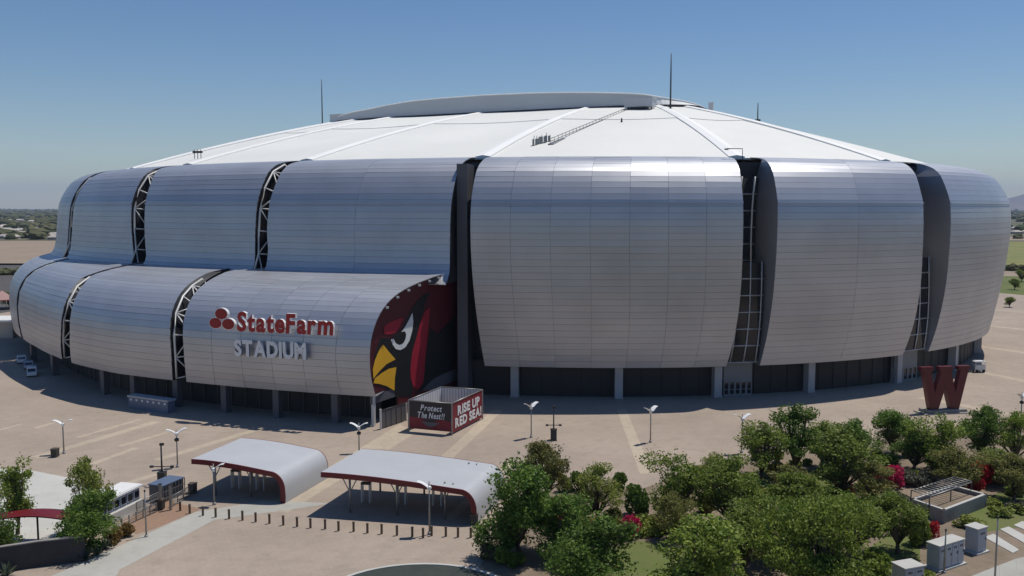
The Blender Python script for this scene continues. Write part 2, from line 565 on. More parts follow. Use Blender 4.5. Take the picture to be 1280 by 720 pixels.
psheet("garden_bed", [(598, 716), (622, 650), (700, 606), (800, 612), (880, 584), (960, 566), (1080, 556), (1150, 537),
                      (1300, 528), (1420, 540), (1420, 800), (598, 800)], 0.016, M['gravel'])
for px in [[(700, 735), (745, 690), (800, 676), (880, 690), (900, 735)], [(1195, 640), (1250, 615), (1300, 622), (1300, 655), (1215, 668)],
           [(900, 600), (980, 580), (1060, 600), (1030, 640), (920, 650)], [(1080, 690), (1120, 660), (1150, 670), (1150, 735), (1060, 735)]]:
    psheet("lawn_patch", px, 0.021, M['grass'])
# garden path and stepping slabs at lower right
psheet("garden_path", [(1205, 724), (1269, 699), (1300, 692), (1300, 745), (1180, 745)], 0.026, M['path'])
for px in [[(1267, 657), (1278, 652), (1305, 665), (1298, 670)], [(1250, 662), (1261, 659), (1296, 678), (1288, 684)],
           [(1230, 672), (1242, 668), (1274, 688), (1266, 692)]]:
    mb = MB(); mb.prism([G(*p) for p in px][::-1], (0, 0, 1), 0.08); struct(mb.build("paving_slab", M['concrete']))

# turf oval with pale rim at the bottom edge
rim_c = G(520, 752)
mb = MB(); nn = 48
ell = [(rim_c.x + 9.0 * math.cos(2 * math.pi * k / nn), rim_c.y + 8.0 * math.sin(2 * math.pi * k / nn)) for k in range(nn)]
ell2 = [(rim_c.x + 9.35 * math.cos(2 * math.pi * k / nn), rim_c.y + 8.35 * math.sin(2 * math.pi * k / nn)) for k in range(nn)]
sheet("turf_oval", ell, 0.04, M['pond'])
for k in range(nn):
    j = (k + 1) % nn
    for za, zb, A, B in ((0.12, 0.12, ell, ell2), (0.0, 0.12, ell2, ell2), (0.12, 0.0, ell, ell)):
        mb.poly([(A[k][0], A[k][1], za), (A[j][0], A[j][1], za), (B[j][0], B[j][1], zb), (B[k][0], B[k][1], zb)])
struct(mb.build("kerb", M['concrete']))

# ------------------------------------------------------------------ stadium geometry
CX, CY, EA, EB, EPH, EN = -1.9, 271.8, 129.9, 105.9, -0.4263, 2.07
UX, UY = math.cos(EPH), math.sin(EPH)


def outline(t, o=0.0):
    """point on the stadium plan curve, t in degrees, moved outwards by o"""
    c, s = math.cos(R(t)), math.sin(R(t))
    x = EA * math.copysign(abs(c) ** (2 / EN), c)
    y = EB * math.copysign(abs(s) ** (2 / EN), s)
    nx = math.copysign(abs(c) ** (2 - 2 / EN), c) / EA
    ny = math.copysign(abs(s) ** (2 - 2 / EN), s) / EB
    l = math.hypot(nx, ny)
    nx /= l; ny /= l
    x += o * nx; y += o * ny
    return CX + x * UX - y * UY, CY + x * UY + y * UX


def normal(t):
    a = outline(t, 0); b = outline(t, 1)
    return Vector((b[0] - a[0], b[1] - a[1], 0))


def DA(t):
    """depth of the low entrance wing in front of the main drum"""
    return float(np.interp(t, [205, 225, 241, 247, 254, 258, 264, 300], [14, 16.5, 18.6, 20.2, 23.2, 25.2, 27.2, 27.2]))


PROF_M = np.array([(2.3, 6.0), (3.3, 11), (4.2, 16), (4.95, 21), (5.4, 25.5), (5.65, 29.5), (5.6, 33), (5.27, 35.8), (5.22, 36.05), (4.42, 38.0), (3.3, 40.0),
                   (1.8, 41.9), (-1.0, 43.5), (-4.5, 44.35), (-9.0, 44.8)])
PROF_U = np.array([(9.6, 21.6), (7.7, 22.8), (6.7, 24.6), (6.2, 27.5), (5.85, 31), (5.5, 34), (5.22, 35.8), (5.17, 36.05), (4.4, 38.0), (3.25, 40.0),
                   (1.75, 41.9), (-1.0, 43.5), (-4.5, 44.35), (-9.0, 44.8)])
PROF_A = np.array([(1.0, 5.0), (1.025, 8), (1.035, 11.5), (1.03, 14.0), (1.0, 16.4), (0.945, 18.4), (0.86, 20.1), (0.74, 21.4),
                   (0.57, 22.4), (0.37, 23.1), (0.13, 23.5)])


def arc(P, sc=1.0):
    d = np.hypot(np.diff(P[:, 0] * sc), np.diff(P[:, 1]))
    s = np.concatenate([[0], np.cumsum(d)])
    return s


SM = arc(PROF_M); SU = arc(PROF_U); SA = arc(PROF_A, 27.2)


def catmull(S, V, s):
    """smooth interpolation through the profile points"""
    i = int(np.clip(np.searchsorted(S, s) - 1, 0, len(S) - 2))
    h = S[i + 1] - S[i]
    t = (s - S[i]) / h
    m0 = (V[i + 1] - V[max(i - 1, 0)]) / (S[i + 1] - S[max(i - 1, 0)])
    m1 = (V[min(i + 2, len(V) - 1)] - V[i]) / (S[min(i + 2, len(S) - 1)] - S[i])
    return ((2 * t ** 3 - 3 * t ** 2 + 1) * V[i] + (t ** 3 - 2 * t ** 2 + t) * h * m0
            + (-2 * t ** 3 + 3 * t ** 2) * V[i + 1] + (t ** 3 - t ** 2) * h * m1)


def prof(kind, t, s):
    """offset and height of the skin at profile length s"""
    if kind == 'm':
        return catmull(SM, PROF_M[:, 0], s), catmull(SM, PROF_M[:, 1], s)
    if kind == 'u':
        return catmull(SU, PROF_U[:, 0], s), catmull(SU, PROF_U[:, 1], s)
    return catmull(SA, PROF_A[:, 0], s) * DA(t), catmull(SA, PROF_A[:, 1], s)


def skin(kind, t, s, inn=0.0):
    o, z = prof(kind, t, s)
    if inn:
        o2, z2 = prof(kind, t, s + 0.1)
        o1, z1 = prof(kind, t, s - 0.1)
        l = math.hypot(o2 - o1, z2 - z1)
        o, z = o - inn * (z2 - z1) / l, z + inn * (o2 - o1) / l
    x, y = outline(t, o)
    return Vector((x, y, z))


# brute-force table to turn skin pixels into (t, s)
TABLE = {}
for kind, t0, t1, Sx in (('m', 280, 365, SM), ('u', 225, 300, SU), ('a', 225, 300, SA)):
    tt = np.linspace(t0, t1, 561); ss = np.linspace(0, Sx[-1], 90)
    P = np.array([[skin(kind, float(t), float(s)) for s in ss[::1]] for t in tt[::2]])
    u, v = proj_np(P[..., 0], P[..., 1], P[..., 2])
    TABLE[kind] = (tt[::2], ss, u, v, P[..., 1])


def locate(kind, px, py):
    tt, ss, u, v, dep = TABLE[kind]
    d = (u - px) ** 2 + (v - py) ** 2 + np.where(dep > 262, 1e6, 0)
    i, j = np.unravel_index(np.argmin(d), d.shape)
    # refine by a local Newton step
    t, s = float(tt[i]), float(ss[j])
    for _ in range(4):
        p0 = skin(kind, t, s); p1 = skin(kind, t + .05, s); p2 = skin(kind, t, s + .05)
        a = np.array(proj_np(*p0)); b = (np.array(proj_np(*p1)) - a) / .05; c = (np.array(proj_np(*p2)) - a) / .05
        Mx = np.array([b, c]).T
        if abs(np.linalg.det(Mx)) < 2:
            break
        st = np.linalg.solve(Mx, np.array([px, py]) - a)
        st = np.clip(st, -0.6, 0.6)
        t += float(st[0]); s = float(np.clip(s + st[1], 0, ss[-1]))
    return t, s


def edge(kind, pts):
    """bay edge: pixels down the edge -> function t(s)"""
    q = sorted([locate(kind, *p)[::-1] for p in pts])
    s = np.array([a for a, _ in q]); t = np.array([b for _, b in q])
    # light smoothing: fit a low order polynomial
    deg = 3 if len(s) >= 6 else 2
    co = np.polyfit(s, t, deg)
    lo, hi = s.min(), s.max()
    return lambda x: float(np.polyval(co, min(max(x, lo), hi)))


E_P4L = edge('m', [(603, 201), (595, 215), (589, 252), (588.5, 300), (592.5, 371), (597, 400), (606, 458)])
E_P4R = edge('m', [(918, 198), (925, 225), (929, 252), (930, 310), (925, 371), (917, 420), (908, 461)])
E_P5L = edge('m', [(953, 198), (964.5, 215), (970, 235), (972, 252), (973, 290), (970.5, 330), (966, 371), (961, 400), (950, 458)])
E_P5R = edge('m', [(1127, 203), (1142, 218), (1153.5, 250), (1155.5, 300), (1153.5, 330), (1149, 371), (1141, 400), (1128, 449)])
E_P6L = edge('m', [(1166, 210), (1178, 225), (1187, 250), (1188.5, 275), (1188, 300), (1184.5, 340), (1180.5, 371), (1172.5, 400), (1160, 442)])
E_U3R = edge('u', [(584.5, 199), (574, 212), (568, 230), (563.5, 252), (563, 300), (562, 335)])
E_U3L = edge('u', [(360, 206), (353, 215), (344, 230), (337, 252), (335, 275), (335, 310)])
E_U2R = edge('u', [(346, 206), (332, 220), (324, 245), (320, 275), (318, 310), (318.5, 330)])
E_U2L = edge('u', [(199, 211), (191, 222), (185, 240), (181, 255), (181, 290), (183, 318)])
E_U1R = edge('u', [(191, 212), (178.6, 222), (169, 240), (164, 258), (165, 290), (167, 318)])
E_U1L = lambda s: 239.2
E_U0R = lambda s: 237.6
E_L3R = edge('a', [(467, 495), (466, 460), (466, 430), (467, 410), (470, 395), (477.7, 383), (489, 373), (505, 362), (528, 352), (543, 346), (551, 342.5)])
E_L3L = edge('a', [(233, 477), (230, 440), (228.7, 410), (234, 385), (240.6, 370), (248.7, 360), (263, 350), (282, 340)])
E_L2R = edge('a', [(215.5, 474), (213.6, 440), (213, 405), (218, 380), (226, 365), (237, 355), (260, 341)])
E_L2L = edge('a', [(89, 452), (87, 425), (88, 400), (90, 385), (95, 370), (105, 355), (113, 345)])
E_L1R = edge('a', [(77, 446), (75.8, 420), (76.6, 400), (80, 382), (88, 365), (98, 350)])

stadium = empty("stadium", (CX, CY, 0))
tag(stadium, "huge rounded silver metal clad stadium with white ribbed roof", "stadium")


def spart(mb, name, mats):
    """part of the stadium, built in world coordinates"""
    o = mb.build(name, mats)
    o.parent = stadium
    o.location = (-CX, -CY, 0)
    return o


CORE_O = -3.4
piece_rows = []


def make_bay(name, kind, eL, eR, s0, s1, ncol, row=1.17, seg=3, single=False, sideL=True, sideR=True, side_mat=None, label=None, seedv=0):
    rs = random.Random(seedv)
    nrow = max(2, round((s1 - s0) / row))
    # backing shell with side returns and soffit
    mb = MB()
    nc = max(8, ncol * 3)
    rows = [s0 + (s1 - s0) * j / 24 for j in range(25)]
    P = [[skin(kind, eL(s) + (eR(s) - eL(s)) * i / nc, s, 0.17) for i in range(nc + 1)] for s in rows]
    mb.grid(P, True, 0)
    for side, e, on in ((0, eL, sideL), (1, eR, sideR)):
        if not on:
            continue
        Q = []
        for s in rows:
            t = e(s)
            o, z = prof(kind, t, s)
            inn = min(CORE_O, o - 0.8) if kind != 'a' else max(o - 3.5, 0.5)
            a = skin(kind, t, s, 0.0)
            Q.append([a] + [Vector((*outline(t, o + (inn - o) * k), z)) for k in (0.33, 0.66, 1.0)])
        mb.grid(Q, False, 1, flip=(side == 1))
    # soffit
    nb = -1.2 if kind == 'm' else None
    A = []
    for i in range(nc + 1):
        t = eL(s0) + (eR(s0) - eL(s0)) * i / nc
        o, z = prof(kind, t, s0)
        inn = -1.2 if kind != 'a' else DA(t) - 6
        A.append([skin(kind, t, s0), Vector((*outline(t, inn), z + 0.3))])
    mb.grid(A, False, 0)
    bay = spart(mb, name, [M['shell'], side_mat or M['return']])
    if label:
        bay["label"] = label
    # cladding panels: proud pieces with open joints
    joined = MB()
    g = 0.019
    for j in range(nrow):
        sa = s0 + (s1 - s0) * j / nrow + g
        sb = s0 + (s1 - s0) * (j + 1) / nrow - g
        for i in range(ncol):
            w = rs.uniform(-0.014, 0.014); w2 = rs.uniform(-0.02, 0.02) * (1 if single else .6)
            def pt(f, s, inn):
                a, b = eL(s), eR(s)
                ang = g / 115.0 * 57.3
                fa = a + (b - a) * i / ncol + (ang if i else 0)
                fb = a + (b - a) * (i + 1) / ncol - (ang if i < ncol - 1 else 0)
                tilt = w * (f - .5) * 2 + w2 * ((s - sa) / (sb - sa) - .5) * 2
                return skin(kind, fa + (fb - fa) * f, s, inn + tilt)
            mb = MB() if single else joined
            n0 = len(mb.v)
            fr = [[pt(k / seg, s, 0.0) for k in range(seg + 1)] for s in (sa, sb)]
            bk = [[pt(k / seg, s, 0.12) for k in range(seg + 1)] for s in (sa, sb)]
            mb.grid(fr, True, 0)
            # rim
            loop_f = fr[0] + fr[1][::-1]
            loop_b = bk[0] + bk[1][::-1]
            for k in range(2 * seg + 2):
                k2 = (k + 1) % (2 * seg + 2)
                mb.poly([loop_f[k2], loop_f[k], loop_b[k], loop_b[k2]])
            if single:
                c = mb.build("cladding_panel", M['clad'])
                c.parent = bay
    if not single:
        c = joined.build("cladding_panels", M['clad'])
        c.parent = bay
        c["kind"] = "stuff"
    return bay


def s_at_z(kind, z):
    S_, P_ = {'m': (SM, PROF_M), 'u': (SU, PROF_U), 'a': (SA, PROF_A)}[kind]
    return float(np.interp(z, P_[:, 1], S_))


s22 = 0.0
make_bay("facade_bay", 'm', E_P4L, E_P4R, 0, SM[-1], 7, single=True, seedv=1)
make_bay("facade_bay", 'm', E_P5L, E_P5R, 0, SM[-1], 2, seg=7, seedv=2)
def t_sil():
    return 0
make_bay("facade_bay", 'm', E_P6L, lambda s: 371.0 + 3 * math.sin(min(s / 40, 1) * 3.1), 0, SM[-1], 2, seg=8, seedv=3)
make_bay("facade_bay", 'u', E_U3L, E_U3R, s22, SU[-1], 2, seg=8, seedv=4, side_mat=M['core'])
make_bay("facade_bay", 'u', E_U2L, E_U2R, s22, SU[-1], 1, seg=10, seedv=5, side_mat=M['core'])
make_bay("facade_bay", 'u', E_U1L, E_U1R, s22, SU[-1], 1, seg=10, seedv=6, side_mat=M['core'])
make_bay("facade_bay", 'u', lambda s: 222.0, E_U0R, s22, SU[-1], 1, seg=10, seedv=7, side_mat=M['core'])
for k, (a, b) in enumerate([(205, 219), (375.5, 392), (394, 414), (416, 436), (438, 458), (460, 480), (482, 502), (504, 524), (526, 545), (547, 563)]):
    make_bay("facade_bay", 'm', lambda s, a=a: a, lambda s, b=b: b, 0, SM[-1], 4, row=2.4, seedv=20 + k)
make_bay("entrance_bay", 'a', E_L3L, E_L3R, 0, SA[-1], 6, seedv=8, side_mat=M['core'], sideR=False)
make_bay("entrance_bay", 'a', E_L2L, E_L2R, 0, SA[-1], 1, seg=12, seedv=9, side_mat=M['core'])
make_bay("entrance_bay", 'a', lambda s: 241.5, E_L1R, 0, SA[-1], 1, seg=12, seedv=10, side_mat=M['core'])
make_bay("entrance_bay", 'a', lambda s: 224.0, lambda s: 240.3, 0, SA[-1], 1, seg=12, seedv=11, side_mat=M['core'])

# standing seam ring at the crease of the drum bays (overlap flashing)
for kd, eL, eR in (('m', E_P4L, E_P4R), ('m', E_P5L, E_P5R), ('m', E_P6L, lambda s: 371.0), ('u', E_U3L, E_U3R), ('u', E_U2L, E_U2R), ('u', E_U1L, E_U1R)):
    mb = MB()
    n = 16
    SEAM = s_at_z(kd, 36.0)
    a, b = eL(SEAM), eR(SEAM)
    Q = [[skin(kd, a + (b - a) * i / n, SEAM + 0.1, -0.02), skin(kd, a + (b - a) * i / n, SEAM + 0.05, -0.16),
          skin(kd, a + (b - a) * i / n, SEAM - 0.18, -0.16), skin(kd, a + (b - a) * i / n, SEAM - 0.2, 0.1)] for i in range(n + 1)]
    mb.grid(Q, False, 0, flip=False)
    spart(mb, "flashing", M['clad'])

# inner core wall, added dark to block light in the slots, and base wall
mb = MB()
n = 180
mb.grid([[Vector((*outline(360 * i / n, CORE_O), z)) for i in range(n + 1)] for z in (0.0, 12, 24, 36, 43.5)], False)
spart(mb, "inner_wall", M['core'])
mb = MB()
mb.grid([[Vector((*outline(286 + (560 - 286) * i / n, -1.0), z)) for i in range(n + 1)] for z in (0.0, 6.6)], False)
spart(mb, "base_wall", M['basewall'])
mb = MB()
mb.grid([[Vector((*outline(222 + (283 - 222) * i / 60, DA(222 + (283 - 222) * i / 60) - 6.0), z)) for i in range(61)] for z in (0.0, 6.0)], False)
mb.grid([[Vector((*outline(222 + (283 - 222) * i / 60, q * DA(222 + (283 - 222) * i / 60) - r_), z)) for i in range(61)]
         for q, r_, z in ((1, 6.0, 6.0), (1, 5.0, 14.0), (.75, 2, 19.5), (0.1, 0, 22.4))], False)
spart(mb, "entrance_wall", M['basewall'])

# pillars
def pillar(t, o, w, d, h, m):
    x, y = outline(t, o)
    nrm = normal(t)
    mb = MB()
    mb.box((x, y, h / 2), (d, w, h), math.atan2(nrm.y, nrm.x))
    mb.box((x, y, 0.15), (d + .12, w + .12, 0.3), math.atan2(nrm.y, nrm.x))
    spart(mb, "pillar", m)


def base_t(px, py, o):
    g = G(px, py)
    best = min((math.hypot(outline(k / 10, o)[0] - g.x, outline(k / 10, o)[1] - g.y), k / 10) for k in range(2200, 3700))
    return best[1]


for px, py in ((643, 496), (773, 497), (896, 496), (1015, 491), (1121, 478), (1187, 462), (1233, 442)):
    pillar(base_t(px, py, 0.2), 0.0, 1.45, 1.6, 6.25, M['pillar'])
for k in range(12):
    pillar(385 + k * 14, 0.0, 1.45, 1.6, 6.2, M['pillar'])
for px, py in ((414, 531), (339, 525), (270, 519), (206, 512), (158, 503), (119, 495), (60, 470), (40, 452)):
    t = base_t(px, py, 26.5 if px > 100 else 22)
    pillar(t, DA(t) - 1.6, 1.15, 1.2, 5.3, M['mural_grey'])


for k in range(46):
    t = 289.5 + k * 1.75
    x, y = outline(t, -0.86)
    nrm = normal(t)
    mb = MB(); mb.box((x, y, 3.1), (.1, .09, 6.2), math.atan2(nrm.y, nrm.x)); spart(mb, "wall_mullion", M['dark_metal'])
for k in range(34):
    t = 245 + k * 1.12
    x, y = outline(t, DA(t) - 5.8)
    nrm = normal(t)
    mb = MB(); mb.box((x, y, 2.6), (.14, .12, 5.2), math.atan2(nrm.y, nrm.x)); spart(mb, "wall_mullion", M['mural_grey'])


# trusses in the open slots of the left hand bays
def truss(kind, e, s0, s1, dt, n, depth=2.8, r=0.17):
    A, B = [], []
    for j in range(n + 1):
        s = s0 + (s1 - s0) * j / n
        t = e(s) + dt
        o, z = prof(kind, t, s)
        A.append(skin(kind, t, s, 0.35))
        B.append(skin(kind, t + dt * 3.0, s, depth))
    mb = MB()
    mb.tube(A, r * 1.2, 5); mb.tube(B, r, 5)
    for j in range(n + 1):
        mb.tube([A[j], B[j]], r * 0.8, 4)
        if j < n:
            mb.tube([A[j], B[j + 1]] if j % 2 else [B[j], A[j + 1]], r * 0.8, 4)
    return spart(mb, "truss", M['white_steel'])


truss('u', E_U2R, s22 + 1.6, SU[-1] - 6, 0.22, 6)
truss('u', E_U1R, s22 + 1.6, SU[-1] - 6, 0.25, 6)
truss('a', E_L2R, 0.3, SA[-1] - 13, 0.22, 6, 2.4, 0.17)
truss('a', E_L1R, 0.3, SA[-1] - 13, 0.26, 6, 2.4, 0.17)
truss('a', lambda s: 240.3, 0.3, SA[-1] - 8, 0.3, 8, 2.2)
truss('u', E_U0R, s22 + 1.6, SU[-1] - 6, 0.2, 6)

# tall grey wall closing the end of the upper drum next to the big bay
te = E_U3R(8.0)
mb = MB()
for o0, o1, zz in ((2.5, -5.5, 21.4),):
    a = outline(te + 0.15, o0); b = outline(te + 0.15, o1)
    c = outline(te + 1.0, o1); d = outline(te + 1.0, o0)
    mb.prism([Vector((*a, 0)), Vector((*b, 0)), Vector((*c, 0)), Vector((*d, 0))], (0, 0, 1), 43.0)
spart(mb, "end_pier", M['mural_grey'])
mb = MB()
for k in range(7):
    z = 3 + k * 5.5
    mb.tube([Vector((*outline(te + 1.4, -3.5), z)), Vector((*outline(E_P4L(10) - 0.1, -3.5), z))], 0.12, 4)
mb.tube([Vector((*outline(te + 1.8, -3.5), 0)), Vector((*outline(te + 1.8, -3.5), 42))], 0.12, 4)
spart(mb, "slot_rails", M['mullion'])


# glazed slots
def glazed_slot(e1, e2, zs, split):
    """curtain wall in the recess between two bays, with an entrance below"""
    ow = lambda z: 1.6 if z < 24.5 else -2.3
    root = MB()
    za = 6.6
    zl = [za + k * 3.1 for k in range(12)]
    tm = lambda z: (e1(s_at_z('m', max(z, 6))) + 0.15, e2(s_at_z('m', max(z, 6))) - 0.15)
    for k in range(len(zl) - 1):
        z0, z1 = zl[k], zl[k + 1]
        o = ow(z0)
        if z0 > 24.5 and not split:
            break
        if z1 > 42:
            break
        t0, t1 = tm(z0); u0, u1 = tm(z1)
        for h in range(2):
            q = MB()
            f0, f1 = h / 2, (h + 1) / 2
            pts = [Vector((*outline(t0 + (t1 - t0) * f0, o), z0 + .1)), Vector((*outline(t0 + (t1 - t0) * f1, o), z0 + .1)),
                   Vector((*outline(u0 + (u1 - u0) * f1, o), z1 - .1)), Vector((*outline(u0 + (u1 - u0) * f0, o), z1 - .1))]
            q.poly(pts)
            spart(q, "glass_pane", M['glass'])
        m = MB()
        m.tube([Vector((*outline(t0, o + .15), z0)), Vector((*outline(t1, o + .15), z0))], 0.14, 4)
        spart(m, "transom", M['mullion'])
    for f, lo_, hi_ in [(f_, a_, b_) for f_ in (0.08, 0.52, 0.92) for a_, b_ in ((0, 25.5), (24.0, 42)) if a_ == 0 or (split and f_ < .6)]:
        m = MB()
        o = ow(lo_)
        m.tube([Vector((*outline(tm(z)[0] + (tm(z)[1] - tm(z)[0]) * f, o + .15), z)) for z in zl if lo_ <= z < hi_], 0.15, 4)
        spart(m, "mullion", M['mullion'])
    # entrance: pale lintel panel with a row of doors below
    t0, t1 = tm(6)
    t0 += .05; t1 -= .05
    q = MB()
    A = outline(t0, 0.2); B = outline(t1, 0.2)
    A = Vector((*A, 0)); B = Vector((*B, 0))
    ax = (B - A).normalized(); nr = Vector((ax.y, -ax.x, 0))
    Lw = (B - A).length
    q.prism([A + Vector((0, 0, 2.9)), B + Vector((0, 0, 2.9)), B + Vector((0, 0, 6.9)), A + Vector((0, 0, 6.9))], -nr, 0.5)
    spart(q, "lintel_panel", M['door_panel'])
    nd = 5
    for k in range(nd):
        p = A + ax * (Lw * (k + 0.5) / nd)
        w = Lw / nd
        d = MB()
        for zz, hh in ((0.2, 0.4), (1.25, 0.12), (2.75, 0.3)):
            d.box(p + Vector((0, 0, zz)), (w * .98, 0.14, hh), math.atan2(ax.y, ax.x))
        for sx in (-1, 1):
            d.box(p + ax * (sx * w * .41) + Vector((0, 0, 1.45)), (w * .16, 0.13, 2.8), math.atan2(ax.y, ax.x))
        dd = spart(d, "door", M['door_panel'])
        gl = MB()
        gl.poly([p - ax * w * .4 - nr * .05 + Vector((0, 0, .35)), p + ax * w * .4 - nr * .05 + Vector((0, 0, .35)),
                 p + ax * w * .4 - nr * .05 + Vector((0, 0, 2.7)), p - ax * w * .4 - nr * .05 + Vector((0, 0, 2.7))])
        gg = gl.build("pane", M['glass']); gg.parent = dd


glazed_slot(E_P4R, E_P5L, 0, 1)
glazed_slot(E_P5R, E_P6L, 0, 0)

# ------------------------------------------------------------------ stadium roof
RA, RB = 60.0, 18.0
RX, RY = -1.0, 271.4


def ring(t, k=1.0):
    c, s = math.cos(R(t)), math.sin(R(t))
    u = float(np.interp(abs(c), [0, .33, .61, .85, 1], [0, 36, 50, 57, 60])) * math.copysign(1, c)
    v = RB * max(0.0, 1 - abs(u / RA) ** 4) ** 0.25 * math.copysign(1, s)
    u *= k; v *= k
    return RX + u * UX - v * UY, RY + u * UY + v * UX


def roofpt(t, s, up=0.0):
    a = outline(t, -8.9); b = ring(t, 0.97)
    z = 44.7 + 17.3 * (1.22 * s - 0.22 * s * s) + up
    return Vector((a[0] + (b[0] - a[0]) * s, a[1] + (b[1] - a[1]) * s, z))


gaps = [(E_P4R(48) + E_P5L(48)) / 2, (E_P5R(48) + E_P6L(48)) / 2, 372.8, 393, 415, 437, 459, 481, 503, 525, 546, 565, 580.5,
        238.4 + 360, (E_U1R(48) + E_U2L(48)) / 2 + 360, (E_U2R(48) + E_U3L(48)) / 2 + 360, (E_U3R(48) + E_P4L(48)) / 2 + 360]
gaps.append(gaps[0] + 360)
for k in range(len(gaps) - 1):
    a, b = gaps[k], gaps[k + 1]
    n = 8
    for s0, s1, dz in ((0.0, 0.63, 0.0), (0.63, 1.0, 0.14)):
        mb = MB()
        m = 6
        # membrane sags slightly between ribs
        Q = [[roofpt(a + (b - a) * i / n, s0 + (s1 - s0) * j / m, dz - 0.5 * math.sin(math.pi * i / n) * (0.3 + 0.7 * math.sin(math.pi * (s0 + (s1 - s0) * j / m))))
              for i in range(n + 1)] for j in range(m + 1)]
        mb.grid(Q, True)
        low = [q - Vector((0, 0, 0.35)) for q in Q[0]]
        mb.grid([low, Q[0]], False)
        spart(mb, "roof_panel", M['membrane'])
    mb = MB()
    w = 1.55
    L_, R_ = [], []
    pts = [roofpt(a, s / 14, 0) for s in range(15)]
    Q = []
    for i, p in enumerate(pts):
        d = pts[min(i + 1, 14)] - pts[max(i - 1, 0)]
        nn_ = Vector((-d.y, d.x, 0)).normalized()
        ww = w * (1 - 0.35 * i / 14)
        Q.append([p - nn_ * ww + Vector((0, 0, -.3)), p - nn_ * ww + Vector((0, 0, .25)), p + Vector((0, 0, .5)), p + nn_ * ww + Vector((0, 0, .25)), p + nn_ * ww + Vector((0, 0, -.3))])
    mb.grid(Q, False)
    mb.poly(Q[0])
    spart(mb, "roof_rib", M['rib'])


def uv(u, v, z=0.0):
    return Vector((RX + u * UX - v * UY, RY + u * UY + v * UX, z))


# raised central roof: grey arched fascia and white vault
def ringpts(k=1.0, n=120):
    P = []
    for i in range(n):
        a = 2 * math.pi * i / n
        c, s = math.cos(a), math.sin(a)
        u = RA * k * math.copysign(abs(c) ** 0.5, c); v = RB * k * math.copysign(abs(s) ** 0.5, s)
        P.append((u, v))
    return P


def ztop(u):
    return 63.4 + 3.4 * (1 - min(1, (u / 62) ** 2)) - 0.9 * max(0, (abs(u) - 44) / 16) ** 1.5 - 0.7 * max(0, min(1, (-u - 25) / 15))


RP = ringpts()
# grey side fascia, then the near end cap, whitened and tilted to look sunlit
def inset(u):
    return max(0.0, min(1.0, (u - 47) / 6))
RC = RP + RP[:1]
for name_, keep, m_ in (("roof_fascia", lambda u: u <= 49, M['fascia']), ("roof_sunlit_cap", lambda u: u > 49, M['rib'])):
    mb = MB()
    for i in range(len(RC) - 1):
        (u0, v0), (u1, v1) = RC[i], RC[i + 1]
        if keep((u0 + u1) / 2):
            k0, k1 = inset(u0), inset(u1)
            mb.poly([uv(u0, v0, 61.6), uv(u1, v1, 61.6), uv(u1 * (1 - .02 * k1), v1 * (1 - .10 * k1), ztop(u1) + .1), uv(u0 * (1 - .02 * k0), v0 * (1 - .10 * k0), ztop(u0) + .1)], True)
    spart(mb, name_, m_)
mb = MB()
lo = [uv(u * 1.004, v * 1.01, 61.4) for u, v in RP]; hi = [uv(u * 1.004, v * 1.01, 62.3) for u, v in RP]
mb.grid([lo + lo[:1], hi + hi[:1]], True)
spart(mb, "roof_gutter", M['dark_metal'])
mb = MB()
Q = []
for k in (1.0, 0.8, 0.6, 0.4, 0.2, 0.0):
    row = []
    for u, v in RP + RP[:1]:
        z = ztop(u if k > 1 else u * k) + (0.1 if k <= 1 else -0.35) + (1 - min(1, abs(k)) ** 2) * 0.9
        q = inset(u)
        row.append(uv(u * k * (1 - .02 * q), v * k * (1 - .10 * q), z))
    Q.append(row)
mb.grid(Q, True)
spart(mb, "roof_vault", M['rib'])

mb = MB()
mb.tube([uv(u * (1 - .02 * inset(u)), v * (1 - .10 * inset(u)), ztop(u) + .22) for u, v in RC], 0.16, 5, cap=False)  # white tube added to draw the sunlit top edge of the vault
spart(mb, "roof_sunlit_edge", M['rib'])


def roof_point_at(px, py):
    """walk along the view ray until it meets the sloping roof"""
    d = ray(px, py)
    best = None
    for k in range(1000, 3300):
        y = k / 10
        p = Vector((d.x * y / d.y, y, CAMH + d.z * y / d.y))
        ru, rv = (p.x - CX) * UX + (p.y - CY) * UY, -(p.x - CX) * UY + (p.y - CY) * UX
        # fraction between rim and ring by bisection over angle
        ang = None
        bt, bs, bd = 0, 0, 1e9
        if p.z < 44.6 or p.z > 66:
            continue
        r = (abs(ru / (EA - 8.9)) ** EN + abs(rv / (EB - 8.9)) ** EN) ** (1 / EN)
        rr = (abs(ru / RA) ** 4 + abs(rv / RB) ** 4) ** 0.25
        s = (1 - r) / (1 - r / max(rr, 1.0)) if rr > 1 else 1
        z = 44.7 + 17.3 * (1.22 * s - 0.22 * s * s)
        if p.z <= z + 0.15:
            return Vector((p.x, p.y, z))
    return p


def mast(px, py_base, py_top, r, name, where=None):
    b = where or roof_point_at(px, py_base)
    h = (py_base - py_top) * b.y / FPX
    mb = MB()
    mb.tube([b - Vector((0, 0, .8)), b + Vector((0, 0, h * .5)), b + Vector((0, 0, h))], [r, r * .8, r * .5], 6)
    mb.box(b + Vector((0, 0, .1)), (1.2, 1.2, .5))
    return spart(mb, name, M['dark_metal'])


mast(403, 157, 102, 0.22, "roof_mast", at_depth(403, 156, 283))
mast(838, 134, 70, 0.24, "roof_mast", at_depth(838, 133, 232))
mast(947, 150, 128, 0.18, "roof_mast", at_depth(947, 151, 235))
mast(777, 156, 147, 0.3, "roof_mast")
